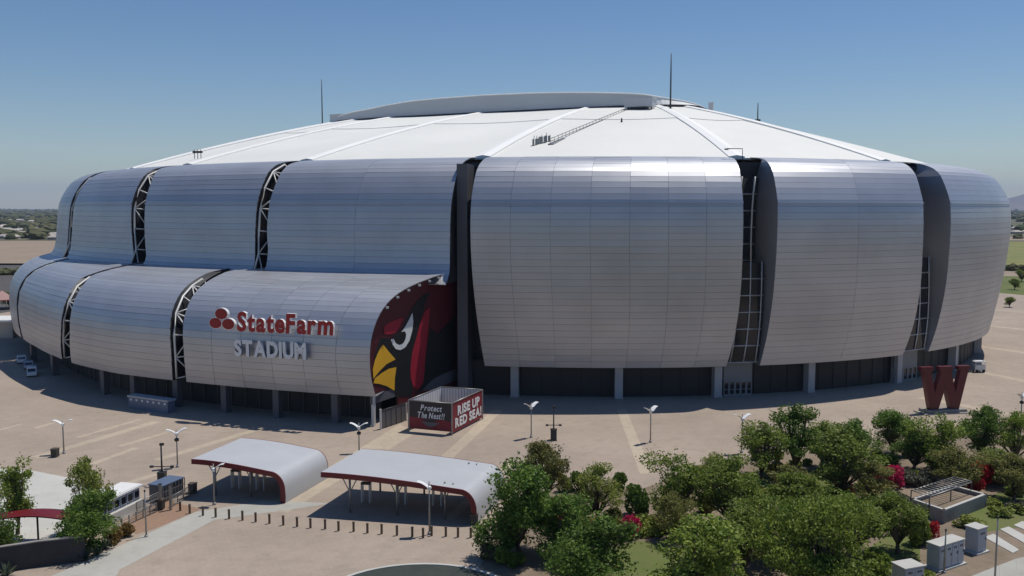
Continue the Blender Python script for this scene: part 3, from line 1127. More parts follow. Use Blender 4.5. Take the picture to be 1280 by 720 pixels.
# plant boxes at the ends of the fascia
for px, py, dep, sz in ((426, 148, 281, (6.2, 3, 2.2)), (800, 129.5, 232, (7.5, 3.5, 2.0)), (889, 134, 236, (1.2, 1.2, 2.2))):
    p = at_depth(px, py, dep)
    mb = MB()
    mb.box(p, sz, EPH)
    mb.box(p - Vector((0, 0, sz[2] / 2 + .2)), (sz[0] * .5, sz[1] * 1.04, .5), EPH, 1)
    mb.box(p + Vector((0, 0, sz[2] / 2 + .06)), (sz[0] * 1.05, sz[1] * 1.05, .14), EPH, 0)
    for k in (-1, 1):
        mb.box(p + Vector((k * sz[0] * .4, 0, -sz[2] / 2 - 1.0)), (.3, .3, 2.2), EPH, 1)
    spart(mb, "plant_box", [M['fascia'], M['dark_metal']])
# access stair with handrail up the roof and small equipment cluster
p0, p1 = roof_point_at(688, 181), roof_point_at(783, 141)
mb = MB()
for off, h in ((0, 1.1), (0, .55)):
    pts = [p0.lerp(p1, k / 12) + Vector((0, 0, h + .3)) for k in range(13)]
    mb.tube(pts, 0.09, 4)
for k in range(25):
    q = p0.lerp(p1, k / 24)
    mb.tube([q, q + Vector((0, 0, 1.4))], 0.06, 4)
mb.prism([p0 + Vector((-.5, 0, .15)), p0 + Vector((.6, 0, .15)), p1 + Vector((.6, 0, .15)), p1 + Vector((-.5, 0, .15))], (0, 0, 1), .2)
spart(mb, "roof_stair", M['galv'])
for k in range(7):
    q = roof_point_at(667 + k * 3.2 + rnd.uniform(-1, 1), 182 - k * 0.8)
    mb = MB()
    mb.box(q + Vector((0, 0, .5)), (rnd.uniform(.3, .8), .6, 1.2 + rnd.random()), rnd.random())
    mb.tube([q, q + Vector((0.2, 0, 1.6 + rnd.random()))], .07, 4)
    spart(mb, "roof_unit", M['galv'])
for k in range(3):
    q = at_depth(243 + k * 4, 190, 215)
    mb = MB(); mb.tube([q - Vector((0, 0, 1.6)), q + Vector((0, 0, .6))], .12, 4); mb.box(q, (.8, .4, .5)); spart(mb, "roof_unit", M['dark_metal'])
# long pipe along the roof on the left shoulder and line across the front
mb = MB(); mb.tube([roof_point_at(255, 190.5) + Vector((0, 0, .3)), roof_point_at(330, 172) + Vector((0, 0, .3)), roof_point_at(402, 160) + Vector((0, 0, .3))], .22, 5)
spart(mb, "roof_pipe", mat("rusty_pipe", (0.2, 0.12, 0.09), .7))
mb = MB(); mb.tube([roof_point_at(x, 153 - (x - 754) * .012) + Vector((0, 0, .5)) for x in range(754, 945, 14)], .13, 5)
spart(mb, "safety_line", M['dark_metal'])
# lamp bracket above the glazed slot
q = at_depth(928, 196, 165)
mb = MB(); mb.tube([q - Vector((0, 0, 1)), q + Vector((0, 0, 1.5)), q + Vector((-2.9, 0, 1.5))], .09, 4); mb.box(q + Vector((-3, 0, 1.4)), (.7, .3, .25))
spart(mb, "lamp_bracket", M['dark_metal'])

# ------------------------------------------------------------------ end wall mural of the entrance wing
tw = E_L3R(4.0) - 0.12
P_front = Vector((*outline(tw, DA(tw)), 0))
P_back = Vector((*outline(te - 0.1, -2.0), 0))
wn_ = (P_front - P_back).normalized()              # from the drum out to the front corner
tang = Vector((-wn_.y, wn_.x, 0))
if tang.x < 0:
    tang = -tang                                  # points to the right, away from the wing
WL = (P_front - P_back).length
W0 = P_front - wn_ * 27.2
pts = []
for k in range(0, 41):
    s = SA[-1] * k / 40
    p = skin('a', E_L3R(s), s, 0.2)
    d_ = (p - W0).dot(wn_)
    pts.append(W0 + wn_ * d_ + Vector((0, 0, p.z)))
pts += [P_back + Vector((0, 0, 23.4)), P_back, W0 + wn_ * (27.2 - 8.0), W0 + wn_ * (27.2 - 8.0) + Vector((0, 0, 5))]
mb = MB()
mb.prism(pts[::-1], -tang, 0.4)
wall = spart(mb, "mural_wall", M['mural_maroon'])
wall["label"] = "end wall painted with a red, black and yellow bird head"


def Z5(pl):
    return [(450 + x / 4.5, 335 + y / 4.5) for x, y in pl]


shapes = [
    ('mural_black', 1, [(395, 135), (365, 200), (345, 300), (310, 420), (290, 560), (300, 690), (290, 725), (205, 725), (190, 690), (120, 660), (82, 655), (72, 540), (95, 440), (112, 395),
                        (180, 392), (235, 345), (285, 240), (325, 180), (360, 150)]),
    ('mural_black', 1, [(395, 340), (440, 370), (500, 300), (535, 270), (540, 520), (520, 570), (420, 620), (350, 690), (300, 715), (330, 690), (362, 640), (372, 500)]),
    ('mural_grey', 2, [(350, 690), (385, 650), (420, 620), (470, 595), (535, 570), (560, 620), (470, 660), (400, 685)]),
    ('mural_red', 2, [(135, 330), (165, 305), (240, 278), (232, 310), (215, 345), (190, 368), (160, 374), (135, 368)]),
    ('mural_red', 2, [(396, 222), (368, 240), (345, 290), (318, 390), (293, 480), (284, 560), (286, 620), (300, 665), (318, 682), (336, 672), (356, 640), (364, 560), (368, 480), (378, 400), (388, 300)]),
    ('mural_white', 3, [(295, 252), (300, 300), (294, 355), (278, 410), (255, 446), (228, 462), (202, 456), (183, 430), (174, 402), (188, 398), (202, 424), (222, 434), (244, 424), (256, 402), (260, 375), (254, 356),
                        (234, 360), (256, 328), (276, 292)]),
    ('mural_yellow', 3, [(130, 430), (160, 468), (200, 514), (150, 540), (112, 578), (76, 622), (72, 570), (84, 520), (104, 472)]),
    ('mural_yellow', 3, [(76, 648), (84, 622), (124, 590), (165, 566), (205, 558), (196, 620), (194, 690), (150, 664), (110, 652)]),
]
for mname, lay, pl in shapes:
    off = tang * (0.02 + 0.03 * lay)
    q = [on_plane(px, py, W0 + off, tang) for px, py in Z5(pl)]
    mb = MB()
    mb.prism(q, -tang, 0.015)
    o = mb.build("mural_shape", M[mname]); o.parent = wall
# white clip lights along the curved edge of the wing
for k in range(7):
    s = SA[-1] * (0.42 + 0.085 * k)
    p = skin('a', E_L3R(s), s, 0.45) + tang * .25
    mb = MB(); mb.box(p, (.45, .35, .35), 0.4); spart(mb, "edge_lamp", M['white_steel'])
# things below the mural: low white wall stub and beam
mb = MB()
a = W0 + wn_ * 27.0; b = W0 + wn_ * 19.0
mb.prism([a + Vector((0, 0, 3.6)), b + Vector((0, 0, 3.6)), b + Vector((0, 0, 5.6)), a + Vector((0, 0, 5.2))], -tang, 0.3)
spart(mb, "entrance_beam", M['mural_grey'])
mb = MB(); mb.box(a + Vector((0, 0, 2.6)) - wn_ * .5, (.5, .5, 5.2), math.atan2(wn_.y, wn_.x)); spart(mb, "entrance_post", M['white_steel'])

# ------------------------------------------------------------------ facade lettering
def glyph(ch, bold, depth, shear=0.0):
    cu = bpy.data.curves.new("glyph", 'FONT')
    cu.body = ch
    cu.size = 1.0
    cu.extrude = depth
    cu.offset = bold
    cu.resolution_u = 3
    cu.shear = shear
    ob = bpy.data.objects.new("glyph_tmp", cu)
    col.objects.link(ob)
    dg = bpy.context.evaluated_depsgraph_get()
    me = bpy.data.meshes.new_from_object(ob.evaluated_get(dg))
    bpy.data.objects.remove(ob)
    bpy.data.curves.remove(cu)
    me.name = "letter"
    return me


def lettering(root, text, origin, ax, up, width, height, front, side, bold=0.02, depth=0.35, shear=0.0, gap=0.07, name="letter"):
    """letters as separate parts of root: origin = left end of base line (world), ax/up unit vectors"""
    glyphs, xs, x = [], [], 0.0
    cap = 0.0
    for ch in text:
        if ch == ' ':
            x += 0.3
            continue
        me = glyph(ch, bold, 0.1, shear)
        co = np.array([v.co[:] for v in me.vertices])
        lo, hi = co[:, 0].min(), co[:, 0].max()
        if ch.isupper():
            cap = max(cap, co[:, 1].max())
        glyphs.append((me, x - lo)); x += hi - lo + gap
    total = x - gap
    sx, sy = width / total, height / (cap or 0.7)
    nr = ax.cross(up).normalized()
    for me, dx in glyphs:
        for v in me.vertices:
            c = v.co
            v.co = ax * ((c.x + dx) * sx) + up * (c.y * sy) + nr * (c.z * depth / 0.1)
        me.materials.clear()
        me.materials.append(front); me.materials.append(side)
        me.update()
        for p in me.polygons:
            p.material_index = 0 if p.normal.dot(nr) > 0.6 else 1
            p.use_smooth = False
        o = bpy.data.objects.new(name, me)
        col.objects.link(o)
        o.parent = root
        o.location = origin - Vector(root.location)
    return total


def facade_pt(px, py, out):
    t, s = locate('a', px, py)
    return skin('a', t, s, -out)


q1, q2 = facade_pt(297, 412, .9), facade_pt(417, 417.5, .9)
pn = (q2 - q1).cross(Vector((0, 0, 1))).normalized()
pA, pB = on_plane(297.5, 412.5, q1, pn), on_plane(418, 418, q1, pn)
ax = (pB - pA); wS = ax.length; ax.normalize()
upv = Vector((0, 0, 1)); upv = (upv - ax * upv.dot(ax)).normalized()
hS = (on_plane(301, 389, q1, pn) - on_plane(301, 412.5, q1, pn)).length
sg = empty("facade_sign", pA)
tag(sg, "red raised company name lettering with three oval emblem on the silver facade", "sign")
lettering(sg, "StateFarm", pA, ax, upv, wS, hS, M['sign_red'], M['sign_white'], bold=0.038, depth=0.26, shear=0.08, gap=0.03)
# three interlocking ovals
nr = ax.cross(upv).normalized()
for k, (px, py) in enumerate(((277.6, 392.2), (270.6, 403.6), (286.6, 405))):
    c = on_plane(px, py, q1, pn) + nr * (0.02 * k)
    mb = MB()
    rx, ry = 1.3, 1.0
    e = [c + ax * (rx * math.cos(a)) + upv * (ry * math.sin(a)) for a in [2 * math.pi * i / 24 for i in range(24)]]
    e2 = [c + ax * (rx * .9 * math.cos(a)) + upv * (ry * .88 * math.sin(a)) for a in [2 * math.pi * i / 24 for i in range(24)]]
    e3 = [c + ax * (rx * .78 * math.cos(a)) + upv * (ry * .74 * math.sin(a)) for a in [2 * math.pi * i / 24 for i in range(24)]]
    mb.prism([p - nr * .3 for p in e], nr, .55, 1)
    mb.prism([p + nr * .1 for p in e2], nr, .2, 0)
    mb.prism([p + nr * .25 for p in e3], nr, .09, 2)
    o = mb.build("emblem_oval", [M['sign_red'], M['sign_white'], mat("sign_deep_red", (0.27, 0.008, 0.010), .4)])
    o.parent = sg
    o.location = -Vector(sg.location)
r1, r2 = facade_pt(294, 443, .75), facade_pt(383.5, 448.5, .75)
pn2 = (r2 - r1).cross(Vector((0, 0, 1))).normalized()
pA2, pB2 = on_plane(294, 443.5, r1, pn2), on_plane(383.5, 448.5, r1, pn2)
ax2 = (pB2 - pA2); wT = ax2.length; ax2.normalize()
up2 = (Vector((0, 0, 1)) - ax2 * ax2.z).normalized()
hT = (on_plane(294, 424, r1, pn2) - on_plane(294, 443.5, r1, pn2)).length
sg2 = empty("facade_sign", pA2)
tag(sg2, "pale silver raised word STADIUM below the red lettering", "sign")
lettering(sg2, "STADIUM", pA2, ax2, up2, wT, hT, M['sign_grey'], M['blue_panel'], bold=0.045, depth=0.2, gap=0.06)  # dark side colour paints in the shadow on the letter edges

# ------------------------------------------------------------------ banner enclosure in front of the mural
f0, f1, f2 = G(511, 539), G(565, 544), G(603, 524)
HB = 4.9
f3 = f0 + (f2 - f1)
encl = empty("banner_enclosure", f1)
tag(encl, "open topped dark red banner enclosure with white slogans by the mural", "enclosure")


def epart(mb, name, m):
    o = mb.build(name, m); o.parent = encl; o.location = -Vector(encl.location); return o


def wallbox(mb, a, b, z0, z1, th, m=0):
    d = (b - a).normalized(); n = Vector((d.y, -d.x, 0))
    mb.prism([a + Vector((0, 0, z0)), b + Vector((0, 0, z0)), b + Vector((0, 0, z1)), a + Vector((0, 0, z1))], -n, th, m)


mb = MB(); wallbox(mb, f0, f1, 0.5, HB, .08); bf = epart(mb, "banner", M['banner_dark'])
bf["label"] = "charcoal and dark red front banner with grey slogan"
mb = MB(); wallbox(mb, f1, f2, 0.3, HB, .08); br_ = epart(mb, "banner", M['banner_red'])
br_["label"] = "dark red side banner with white slogan"
for a, b in ((f3, f0), (f2, f3)):
    mb = MB()
    wallbox(mb, a, b, 0.6, HB, .05)
    epart(mb, "back_sheet", M['sign_white'])
    n_ = 14
    mb = MB()
    for k in range(n_ + 1):
        p = a.lerp(b, k / n_)
        mb.box(p + Vector((0, 0, HB / 2)), (.12, .12, HB), 0)
    epart(mb, "frame_posts", M['galv'])
for p in (f0, f1, f2, f3):
    mb = MB(); mb.box(p + Vector((0, 0, HB / 2)), (.22, .22, HB + .1), .3); epart(mb, "post", M['galv'])
mb = MB()
for a, b in ((f0, f1), (f1, f2), (f2, f3), (f3, f0)):
    mb.tube([a + Vector((0, 0, HB + .08)), b + Vector((0, 0, HB + .08))], .09, 4)
epart(mb, "top_rail", M['galv'])
axf = (f1 - f0).normalized(); nf = Vector((axf.y, -axf.x, 0)); lf = (f1 - f0).length
# red lower half on the front banner
mb = MB()
def fp(u, z, off=.02):
    return f0 + axf * (u * lf) + Vector((0, 0, z)) + nf * off
mb.prism([fp(.02, .55), fp(.98, .55), fp(.98, 2.0), fp(.72, 2.3), (fp(.5, 1.5)), fp(.28, 2.3), fp(.02, 2.4)], nf, .01)
epart(mb, "banner_print", M['banner_red'])
mb = MB()
mb.prism([fp(.30 + .42 * (i / 10), 1.75 - .75 * math.sin(math.pi * i / 10), .045) for i in range(11)], nf, .01)
epart(mb, "banner_print", M['mural_grey'])
Z = Vector((0, 0, 1))
lettering(encl, "Protect", fp(.28, 3.55, .06), axf, Z, lf * .5, .9, M['sign_grey'], M['sign_grey'], .02, .02, .25, .05)
lettering(encl, "The Nest!!", fp(.22, 2.35, .06), axf, Z, lf * .62, .95, M['sign_grey'], M['sign_grey'], .02, .02, .25, .05)
axs = (f2 - f1).normalized(); ls = (f2 - f1).length; ns = Vector((axs.y, -axs.x, 0))
lettering(encl, "RISE UP", f1 + axs * ls * .17 + Z * 2.75 + ns * .06, axs, Z, ls * .72, 1.45, M['sign_white'], M['sign_white'], .04, .02, 0, .06)
lettering(encl, "RED SEA!", f1 + axs * ls * .09 + Z * 0.95 + ns * .06, axs, Z, ls * .86, 1.45, M['sign_white'], M['sign_white'], .04, .02, 0, .06)

# dark mesh fence beside it
fa, fb = G(476, 537), G(508, 526)
fence = empty("mesh_fence", fa)
tag(fence, "dark mesh fence between white posts beside the banner enclosure", "fence")
mb = MB(); wallbox(mb, fa - fa, fb - fa, 0.15, 3.0, .05); o = mb.build("mesh_panel", M['mural_grey'], fence)
mb = MB(); mb.tube([Vector((0, 0, 3.05)), fb - fa + Vector((0, 0, 3.05))], .07, 5); mb.build("rail", M['dark_metal'], fence)
for p, h in ((Vector((0, 0, 0)), 3.3), (fb - fa, 3.0)):
    mb = MB(); mb.box(p + Vector((0, 0, h / 2)), (.28, .28, h)); mb.build("post", M['white_steel'], fence)
for k in range(1, 5):
    mb = MB(); p = (fb - fa) * (k / 5); mb.box(p + Vector((0, 0, 1.5)), (.1, .1, 3.0)); mb.build("post", M['dark_metal'], fence)

# ------------------------------------------------------------------ entrance canopies
def canopy(fr_ground, left_len, direction, ext, zL, label, posts, trap=0.0):
    """extruded roof that curls to the ground at its right end; fr_ground = front right foot"""
    root = empty("entrance_canopy", fr_ground)
    tag(root, label, "canopy", "entrance canopies on the plaza")
    d = Vector(direction).normalized()
    ex = Vector(ext)
    prof_ = []                                          # (distance from foot to the left, z)
    zc = zL - 0.95
    for k in range(9):
        a = k / 8 * math.pi / 2
        prof_.append((1.9 - 1.9 * math.cos(a) + .0, 1.6 + (zc - 1.6) * math.sin(a)))
    prof_ = [(0.0, 0.0), (-0.06, .8)] + prof_
    for k in range(1, 15):
        f = k / 14
        prof_.append((1.9 + (left_len - 1.9) * f, zc + (zL - zc) * math.sin(f * math.pi / 2)))
    th = 0.6
    outer = [d * x + Vector((0, 0, z)) for x, z in prof_]
    inner = []
    for i, (x, z) in enumerate(prof_):
        x0, z0 = prof_[max(i - 1, 0)]; x1, z1 = prof_[min(i + 1, len(prof_) - 1)]
        l = math.hypot(x1 - x0, z1 - z0) or 1
        inner.append(d * (x + (z1 - z0) / l * th) + Vector((0, 0, max(0.0, z - (x1 - x0) / l * th))))
    mb = MB(); mb.grid([outer, [p + ex for p in outer]], True, flip=True)
    mb.build("roof_sheet", M['canopy'], root)
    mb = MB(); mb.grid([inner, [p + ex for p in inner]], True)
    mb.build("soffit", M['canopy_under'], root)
    for sgn, e in ((1, Vector((0, 0, 0))), (-1, ex)):
        mb = MB()
        nd = -ex.normalized() * .14 * sgn
        f_ = [p + e + nd for p in outer]; g_ = [p + e + nd for p in inner]
        mb.grid([f_, g_], False, flip=(sgn < 0))
        mb.grid([f_, [p + e for p in outer]], False); mb.grid([g_, [p + e for p in inner]], False)
        mb.build("red_fascia", M['red_paint'], root)
    mb = MB(); mb.grid([[outer[-1], inner[-1]], [outer[-1] + ex, inner[-1] + ex]], False); mb.build("red_fascia", M['red_paint'], root)
    # posts with raking struts
    for fx, fe in posts:
        b = d * (left_len * fx) + ex * fe
        zt = zL - .6
        mb = MB()
        mb.tube([b, b + Vector((0, 0, zt))], .13, 8)
        for sx in (-1, 1):
            mb.tube([b + Vector((0, 0, zt * .55)), b + d * (sx * 1.0) + Vector((0, 0, zt - .05))], .07, 6)
        mb.build("post", M['galv'], root)
    return root


EXT = (3.0, 9.7, 0)
c1 = G(357, 629)
canopy(c1, 12.0, (-11.7, 2.2, 0), EXT, 4.75, "shorter white canopy with red edge curling down, among two on the plaza",
       [(.82, .12), (.82, .88), (.45, .15), (.45, .85)])
c2 = G(596, 656)
canopy(c2, 18.3, (-17.8, 3.6, 0), EXT, 4.9, "longer white canopy with red edge beside the leafy garden trees",
       [(.84, .1), (.84, .88), (.53, .1), (.53, .88), (.22, .1), (.22, .88)])


def gate(loc, rz, label):
    g = empty("security_gate", loc, rz)
    tag(g, label, "gate", "walk through gates under the canopies")
    for s in (-1, 1):
        mb = MB(); mb.box((s * .5, 0, 1.1), (.16, .6, 2.2)); mb.build("side_panel", M['fascia'], g)
    mb = MB(); mb.box((0, 0, 2.3), (1.16, .6, .22)); mb.build("header", M['dark_metal'], g)


for k in range(3):
    p = c2 + Vector((-13.5 + k * 4.3, 5.2 + (4 - k) * .6, 0)); gate(p, -.2, "grey walk-through gate frame under the longer canopy")
for k in range(2):
    p = c1 + Vector((-7.6 + k * 3.2, 5.6 - k * .4, 0)); gate(p, -.2, "grey walk-through gate frame under the shorter canopy")

# ------------------------------------------------------------------ bollards
zx = [20, 65, 127, 187, 250, 313, 375, 440, 505, 570, 633, 702, 765, 836, 901, 968, 1040, 1112, 1163, 1203, 1270]
zy = [412, 425, 435, 443, 450, 457, 465, 472, 480, 487, 493, 498, 507, 510, 517, 521, 528, 535, 540, 530, 533]
bp = [(220 + x / 3.765, 529 + y / 3.765) for x, y in zip(zx, zy)] + [(572.5, 671.5), (588.5, 672), (605, 672.5)]
bm_ = MB()
bm_.lathe((0, 0, 0), [(.13, 0), (.13, .95), (.15, .96), (.15, 1.05), (.1, 1.12), (.02, 1.15)], 10)
bme = bm_.mesh("bollard"); bme.materials.append(M['bollard'])
for p in bp:
    o = link("bollard", bme, None, G(*p))
    tag(o, "slim bronze bollard in the curved row before the canopies", "bollard", "row of bollards before the canopies")

# ------------------------------------------------------------------ lamp posts
def wing_lamp(loc, h, label, wings=2, rz=0.0, drum=True, group="lamp posts on the plaza"):
    g = empty("lamp_post", loc, rz)
    tag(g, label, "lamp post", group)
    mb = MB(); mb.tube([(0, 0, 0), (0, 0, h * .5), (0, 0, h)], [.11, .09, .06], 8); mb.lathe((0, 0, 0), [(.22, 0), (.22, .25), (.13, .3)], 10)
    mb.build("pole", M['galv'], g)
    for s in ((-1, 1) if wings == 2 else (1,)):
        mb = MB()
        T_, B_ = [], []
        for k in range(7):
            f = k / 6
            x = s * (.12 + 1.15 * f); z = h - .55 + .55 * math.sin(f * math.pi / 2)
            T_.append([Vector((x, -.45 + .12 * f, z)), Vector((x, .45 - .12 * f, z))])
            B_.append([Vector((x, -.45 + .12 * f, z - .06)), Vector((x, .45 - .12 * f, z - .06))])
        mb.grid(T_, True, flip=(s > 0)); mb.grid(B_, True, flip=(s < 0))
        mb.build("reflector_wing", M['lamp_white'], g)
    mb = MB(); mb.lathe((0, 0, h - 1.0), [(.1, 0), (.22, .12), (.24, .4), (.12, .52)], 10); mb.build("lamp_head", M['lamp_white'], g)
    if drum:
        mb = MB(); mb.lathe((0, 0, h - 1.75), [(.1, 0), (.3, .08), (.3, .4), (.1, .5)], 10); mb.build("speaker_drum", M['dark_metal'], g)
    return g


def ph(px, yb, yt):
    g = G(px, yb); return g, (yb - yt) * g.y / FPX


for px, yb, yt, lab, wings, rz, drum in [
    (80, 567, 523, "winged lamp post standing by a dark bin on the far plaza", 2, .2, False),
    (222, 584, 534, "winged lamp post with drum beside the fenced dark cage", 2, .4, True),
    (268, 631, 577, "single wing lamp post before the shorter canopy", 1, 0, False),
    (449, 566, 527, "winged lamp post with drum between mural and longer canopy", 2, 0, True),
    (537, 668, 598, "single wing lamp post before the longer canopy", 1, math.pi, False),
    (664, 547, 502, "winged lamp post beside the dark mast on the open plaza", 2, .7, False),
    (813, 553, 507, "winged lamp post on the pale paving band", 2, .7, False),
    (927, 566, 516, "winged lamp post half hidden by garden tree", 2, .3, False),
    (1275, 545, 489, "winged lamp post rising from trees near the red letter", 2, .3, True)]:
    g, h = ph(px, yb, yt)
    wing_lamp(g, h, lab, wings, rz, drum)


def dark_mast(px, yb, yt, label, cross):
    g, h = ph(px, yb, yt)
    r = empty("camera_mast", g)
    tag(r, label, "mast")
    mb = MB(); mb.tube([(0, 0, 0), (0, 0, h)], [.13, .09], 8); mb.build("pole", M['dark_metal'], r)
    mb = MB(); mb.box((0, 0, .8), (.9, .9, 1.6)); mb.box((0, 0, 1.65), (1.0, 1.0, .1)); mb.build("base_box", M['dark_metal'], r)
    mb = MB(); mb.tube([(-cross, 0, h * .45), (cross, 0, h * .45)], .07, 6); mb.box((-cross, 0, h * .45), (.4, .3, .25)); mb.box((cross, 0, h * .45), (.4, .3, .25))
    mb.build("cross_arm", M['dark_metal'], r)
    mb = MB(); mb.box((.1, 0, h), (.5, .3, .3)); mb.build("camera", M['dark_metal'], r)


dark_mast(203, 606, 553, "dark camera mast with cross arm beside the cage", 1.3)
dark_mast(692, 550, 507, "dark camera mast with base box on the open plaza", 1.0)


def plain_pole(px, yb, yt, label):
    g, h = ph(px, yb, yt)
    r = empty("flag_pole", g)
    tag(r, label, "pole")
    mb = MB(); mb.tube([(0, 0, 0), (0, 0, h)], [.1, .06], 8); mb.build("pole", M['galv'], r)
    mb = MB(); mb.lathe((0, 0, 0), [(.2, 0), (.2, .15), (.1, .2)], 10); mb.build("base_plate", M['galv'], r)
    mb = MB(); mb.lathe((0, 0, h), [(.05, -.05), (.12, .05), (.08, .16), (.01, .2)], 8); mb.build("cap", M['dark_metal'], r)


plain_pole(183, 671, 611, "thin bare pole at the edge of the grey path")
plain_pole(1243, 735, 642, "tall thin dark pole by the paving slabs")
plain_pole(1180, 716, 660, "short thin pole before the row of grey cabinets")

# bins
def bin_(px, py, label):
    r = empty("litter_bin", G(px, py))
    tag(r, label, "bin")
    mb = MB(); mb.box((0, 0, .55), (.8, .8, 1.1), 0, 0, 1.05); mb.build("body", M['dark_metal'], r)
    mb = MB(); mb.box((0, 0, 1.17), (.9, .9, .12)); mb.build("lid", M['bollard'], r)


bin_(69, 571, "dark litter bin beside the far plaza lamp")
bin_(241, 616, "dark litter bin at the corner of the shorter canopy")
bin_(200.5, 636.5, "dark slim litter bin beside the gate post")
bin_(593, 655, "small dark bin at the foot of the longer canopy")

# ------------------------------------------------------------------ big letter W
w0, w1 = G(1147, 517), G(1209, 513)
root = empty("letter_sculpture", (w0 + w1) / 2)
tag(root, "giant dark red slab letter W on a low plinth", "sculpture")
dW = (G(1206, 512) - G(1158, 514)).normalized(); nW = Vector((-dW.y, dW.x, 0))
ang = math.atan2(dW.y, dW.x)
mb = MB(); mb.box((0, 0, .3), (7.5, 2.4, .6), ang); mb.box((-.3, -.3, .08), (8.6, 3.2, .16), ang); mb.build("plinth", M['concrete_dark'], root)
half_W = [(0, 3.9), (1.15, 0), (2.75, 0), (4.25, 6.75), (4.6, 6.75), (4.6, 7.4), (2.35, 7.4), (2.35, 6.75), (2.75, 6.75), (1.95, 2.9), (0.95, 6.75), (1.3, 6.75), (1.3, 7.4)]
prof_W = half_W + [(-x, z) for x, z in half_W[:0:-1]]
mb = MB()
mb.prism([dW * x + Vector((0, 0, .6 + z)) - nW * .5 for x, z in prof_W], nW, 1.0)
mb.build("letter", mat("sculpture_red", (0.10, 0.005, 0.010), 0.4), root)
# small pale kiosk cart behind it
r = empty("kiosk_cart", G(1223, 465))
tag(r, "small grey cart with pale flat roof behind the red letter", "cart")
mb = MB(); mb.box((0, 0, 1.0), (2.2, 1.5, 1.2)); mb.build("body", M['fascia'], r)
mb = MB(); mb.box((0, 0, 2.3), (2.4, 1.7, .15), 0)
for sx in (-1, 1):
    mb.box((sx * 1.0, -.7, 1.9), (.08, .08, .8)); mb.box((sx * 1.0, .7, 1.9), (.08, .08, .8))
mb.box((0, 0, 2.42), (1.8, 1.2, .12), 0); mb.build("top", M['sign_white'], r)
for s in (-1, 1):
    for sy in (-1, 1):
        mb = MB(); mb.tube([(s * .7, sy * .85, .33), (s * .7, sy * .65, .33)], .33, 10); mb.build("wheel", M['rubber'], r)

# ------------------------------------------------------------------ left foreground: wall, booth, cage, carts
root = empty("curved_wall", G(50, 709))
tag(root, "long low charcoal curved wall with pale coping", "wall")
base = [G(-90, 742), G(-40, 726), G(0, 716.5), (G(50, 708.5)), G(80, 705), G(103, 702)]
dense = []
for i in range(len(base) - 1):
    for k in range(4):
        dense.append(base[i].lerp(base[i + 1], k / 4))
dense.append(base[-1])
mb, cp_ = MB(), MB()
o_ = Vector(root.location)
for th, store in ((0, mb),):
    F_ = [[p - o_, p - o_ + Vector((0, 0, 2.5))] for p in dense]
    Bk = [[p - o_ + Vector((.12, .42, 0)), p - o_ + Vector((.12, .42, 2.5))] for p in dense]
    mb.grid(F_, True); mb.grid(Bk, True, flip=True)
    mb.poly([F_[-1][0], F_[-1][1], Bk[-1][1], Bk[-1][0]])
mb.build("wall", M['wall_dark'], root)
cp_.grid([[p - o_ + Vector((-.02, -.05, 2.5)), p - o_ + Vector((-.02, -.05, 2.6)), p - o_ + Vector((.14, .47, 2.6)), p - o_ + Vector((.14, .47, 2.5))] for p in dense], False)
cp_.build("coping", M['concrete_dark'], root)

# low red curved shade between the trees
c = G(48, 676)
root = empty("garden_pavilion", c)
tag(root, "low curved dark red pavilion roof behind the charcoal wall", "pavilion")
mb = MB()
Q = [[Vector((-4.5 + 9 * i / 10, -1.2 + 2.4 * j / 4, 2.5 + .9 * math.sin(math.pi * (i / 10) * .75 + .4) - .15 * abs(j - 2))) for j in range(5)] for i in range(11)]
mb.grid(Q, True); mb.grid([[p - Vector((0, 0, .12)) for p in r_] for r_ in Q], True, flip=True)
mb.build("roof", M['red_paint'], root)
for x in (-3.6, 0, 3.6):
    mb = MB(); mb.tube([(x, 0, 0), (x, 0, 3.0)], .1, 6); mb.build("post", M['dark_metal'], root)

# ticket booth
a, b = G(133, 655), G(175, 634)
root = empty("ticket_booth", (a + b) / 2)
tag(root, "long white roofed ticket booth with blue grey windows", "booth")
d = (b - a); L_ = d.length; ang = math.atan2(d.y, d.x)
root.rotation_euler.z = ang
mb = MB(); mb.box((0, 1.2, 1.25), (L_, 2.4, 2.5)); mb.build("body", M['blue_panel'], root)
mb = MB(); mb.box((0, 1.2, 2.6), (L_ + .6, 3.0, .22)); mb.box((0, 1.2, 2.75), (L_ + .3, 2.7, .1)); mb.build("roof", M['white_roof'], root)
mb = MB(); mb.box((0, -.25, .5), (L_ + .1, .5, 1.0)); mb.build("counter", M['concrete'], root)
nw = 5
for k in range(nw):
    x = -L_ / 2 + L_ * (k + .5) / nw
    mb = MB(); mb.box((x, -.03, 1.75), (L_ / nw * .78, .08, 1.0)); w_ = mb.build("window", M['sign_grey'], root)
    mb = MB(); mb.box((x, -.08, 1.75), (L_ / nw * .66, .05, .82)); mb.build("pane", M['glass'], w_)

# low fence behind the path
def barrier(a, b, h, n, label, matn, name="barrier_fence"):
    a, b = G(*a), G(*b)
    root = empty(name, a)
    tag(root, label, "fence")
    d = b - a
    for k in range(n + 1):
        mb = MB(); p = d * (k / n); mb.box(p + Vector((0, 0, h / 2)), (.1, .1, h), 0); mb.build("post", matn, root)
    for z in (.15, h * .5, h):
        mb = MB(); mb.tube([Vector((0, 0, z)), d + Vector((0, 0, z))], .04, 4); mb.build("rail", matn, root)
    for k in range(n):
        mb = MB()
        for q in range(1, 8):
            p = d * ((k + q / 8) / n); mb.tube([p + Vector((0, 0, .15)), p + Vector((0, 0, h))], .018, 3)
        mb.build("bar_panel", matn, root)


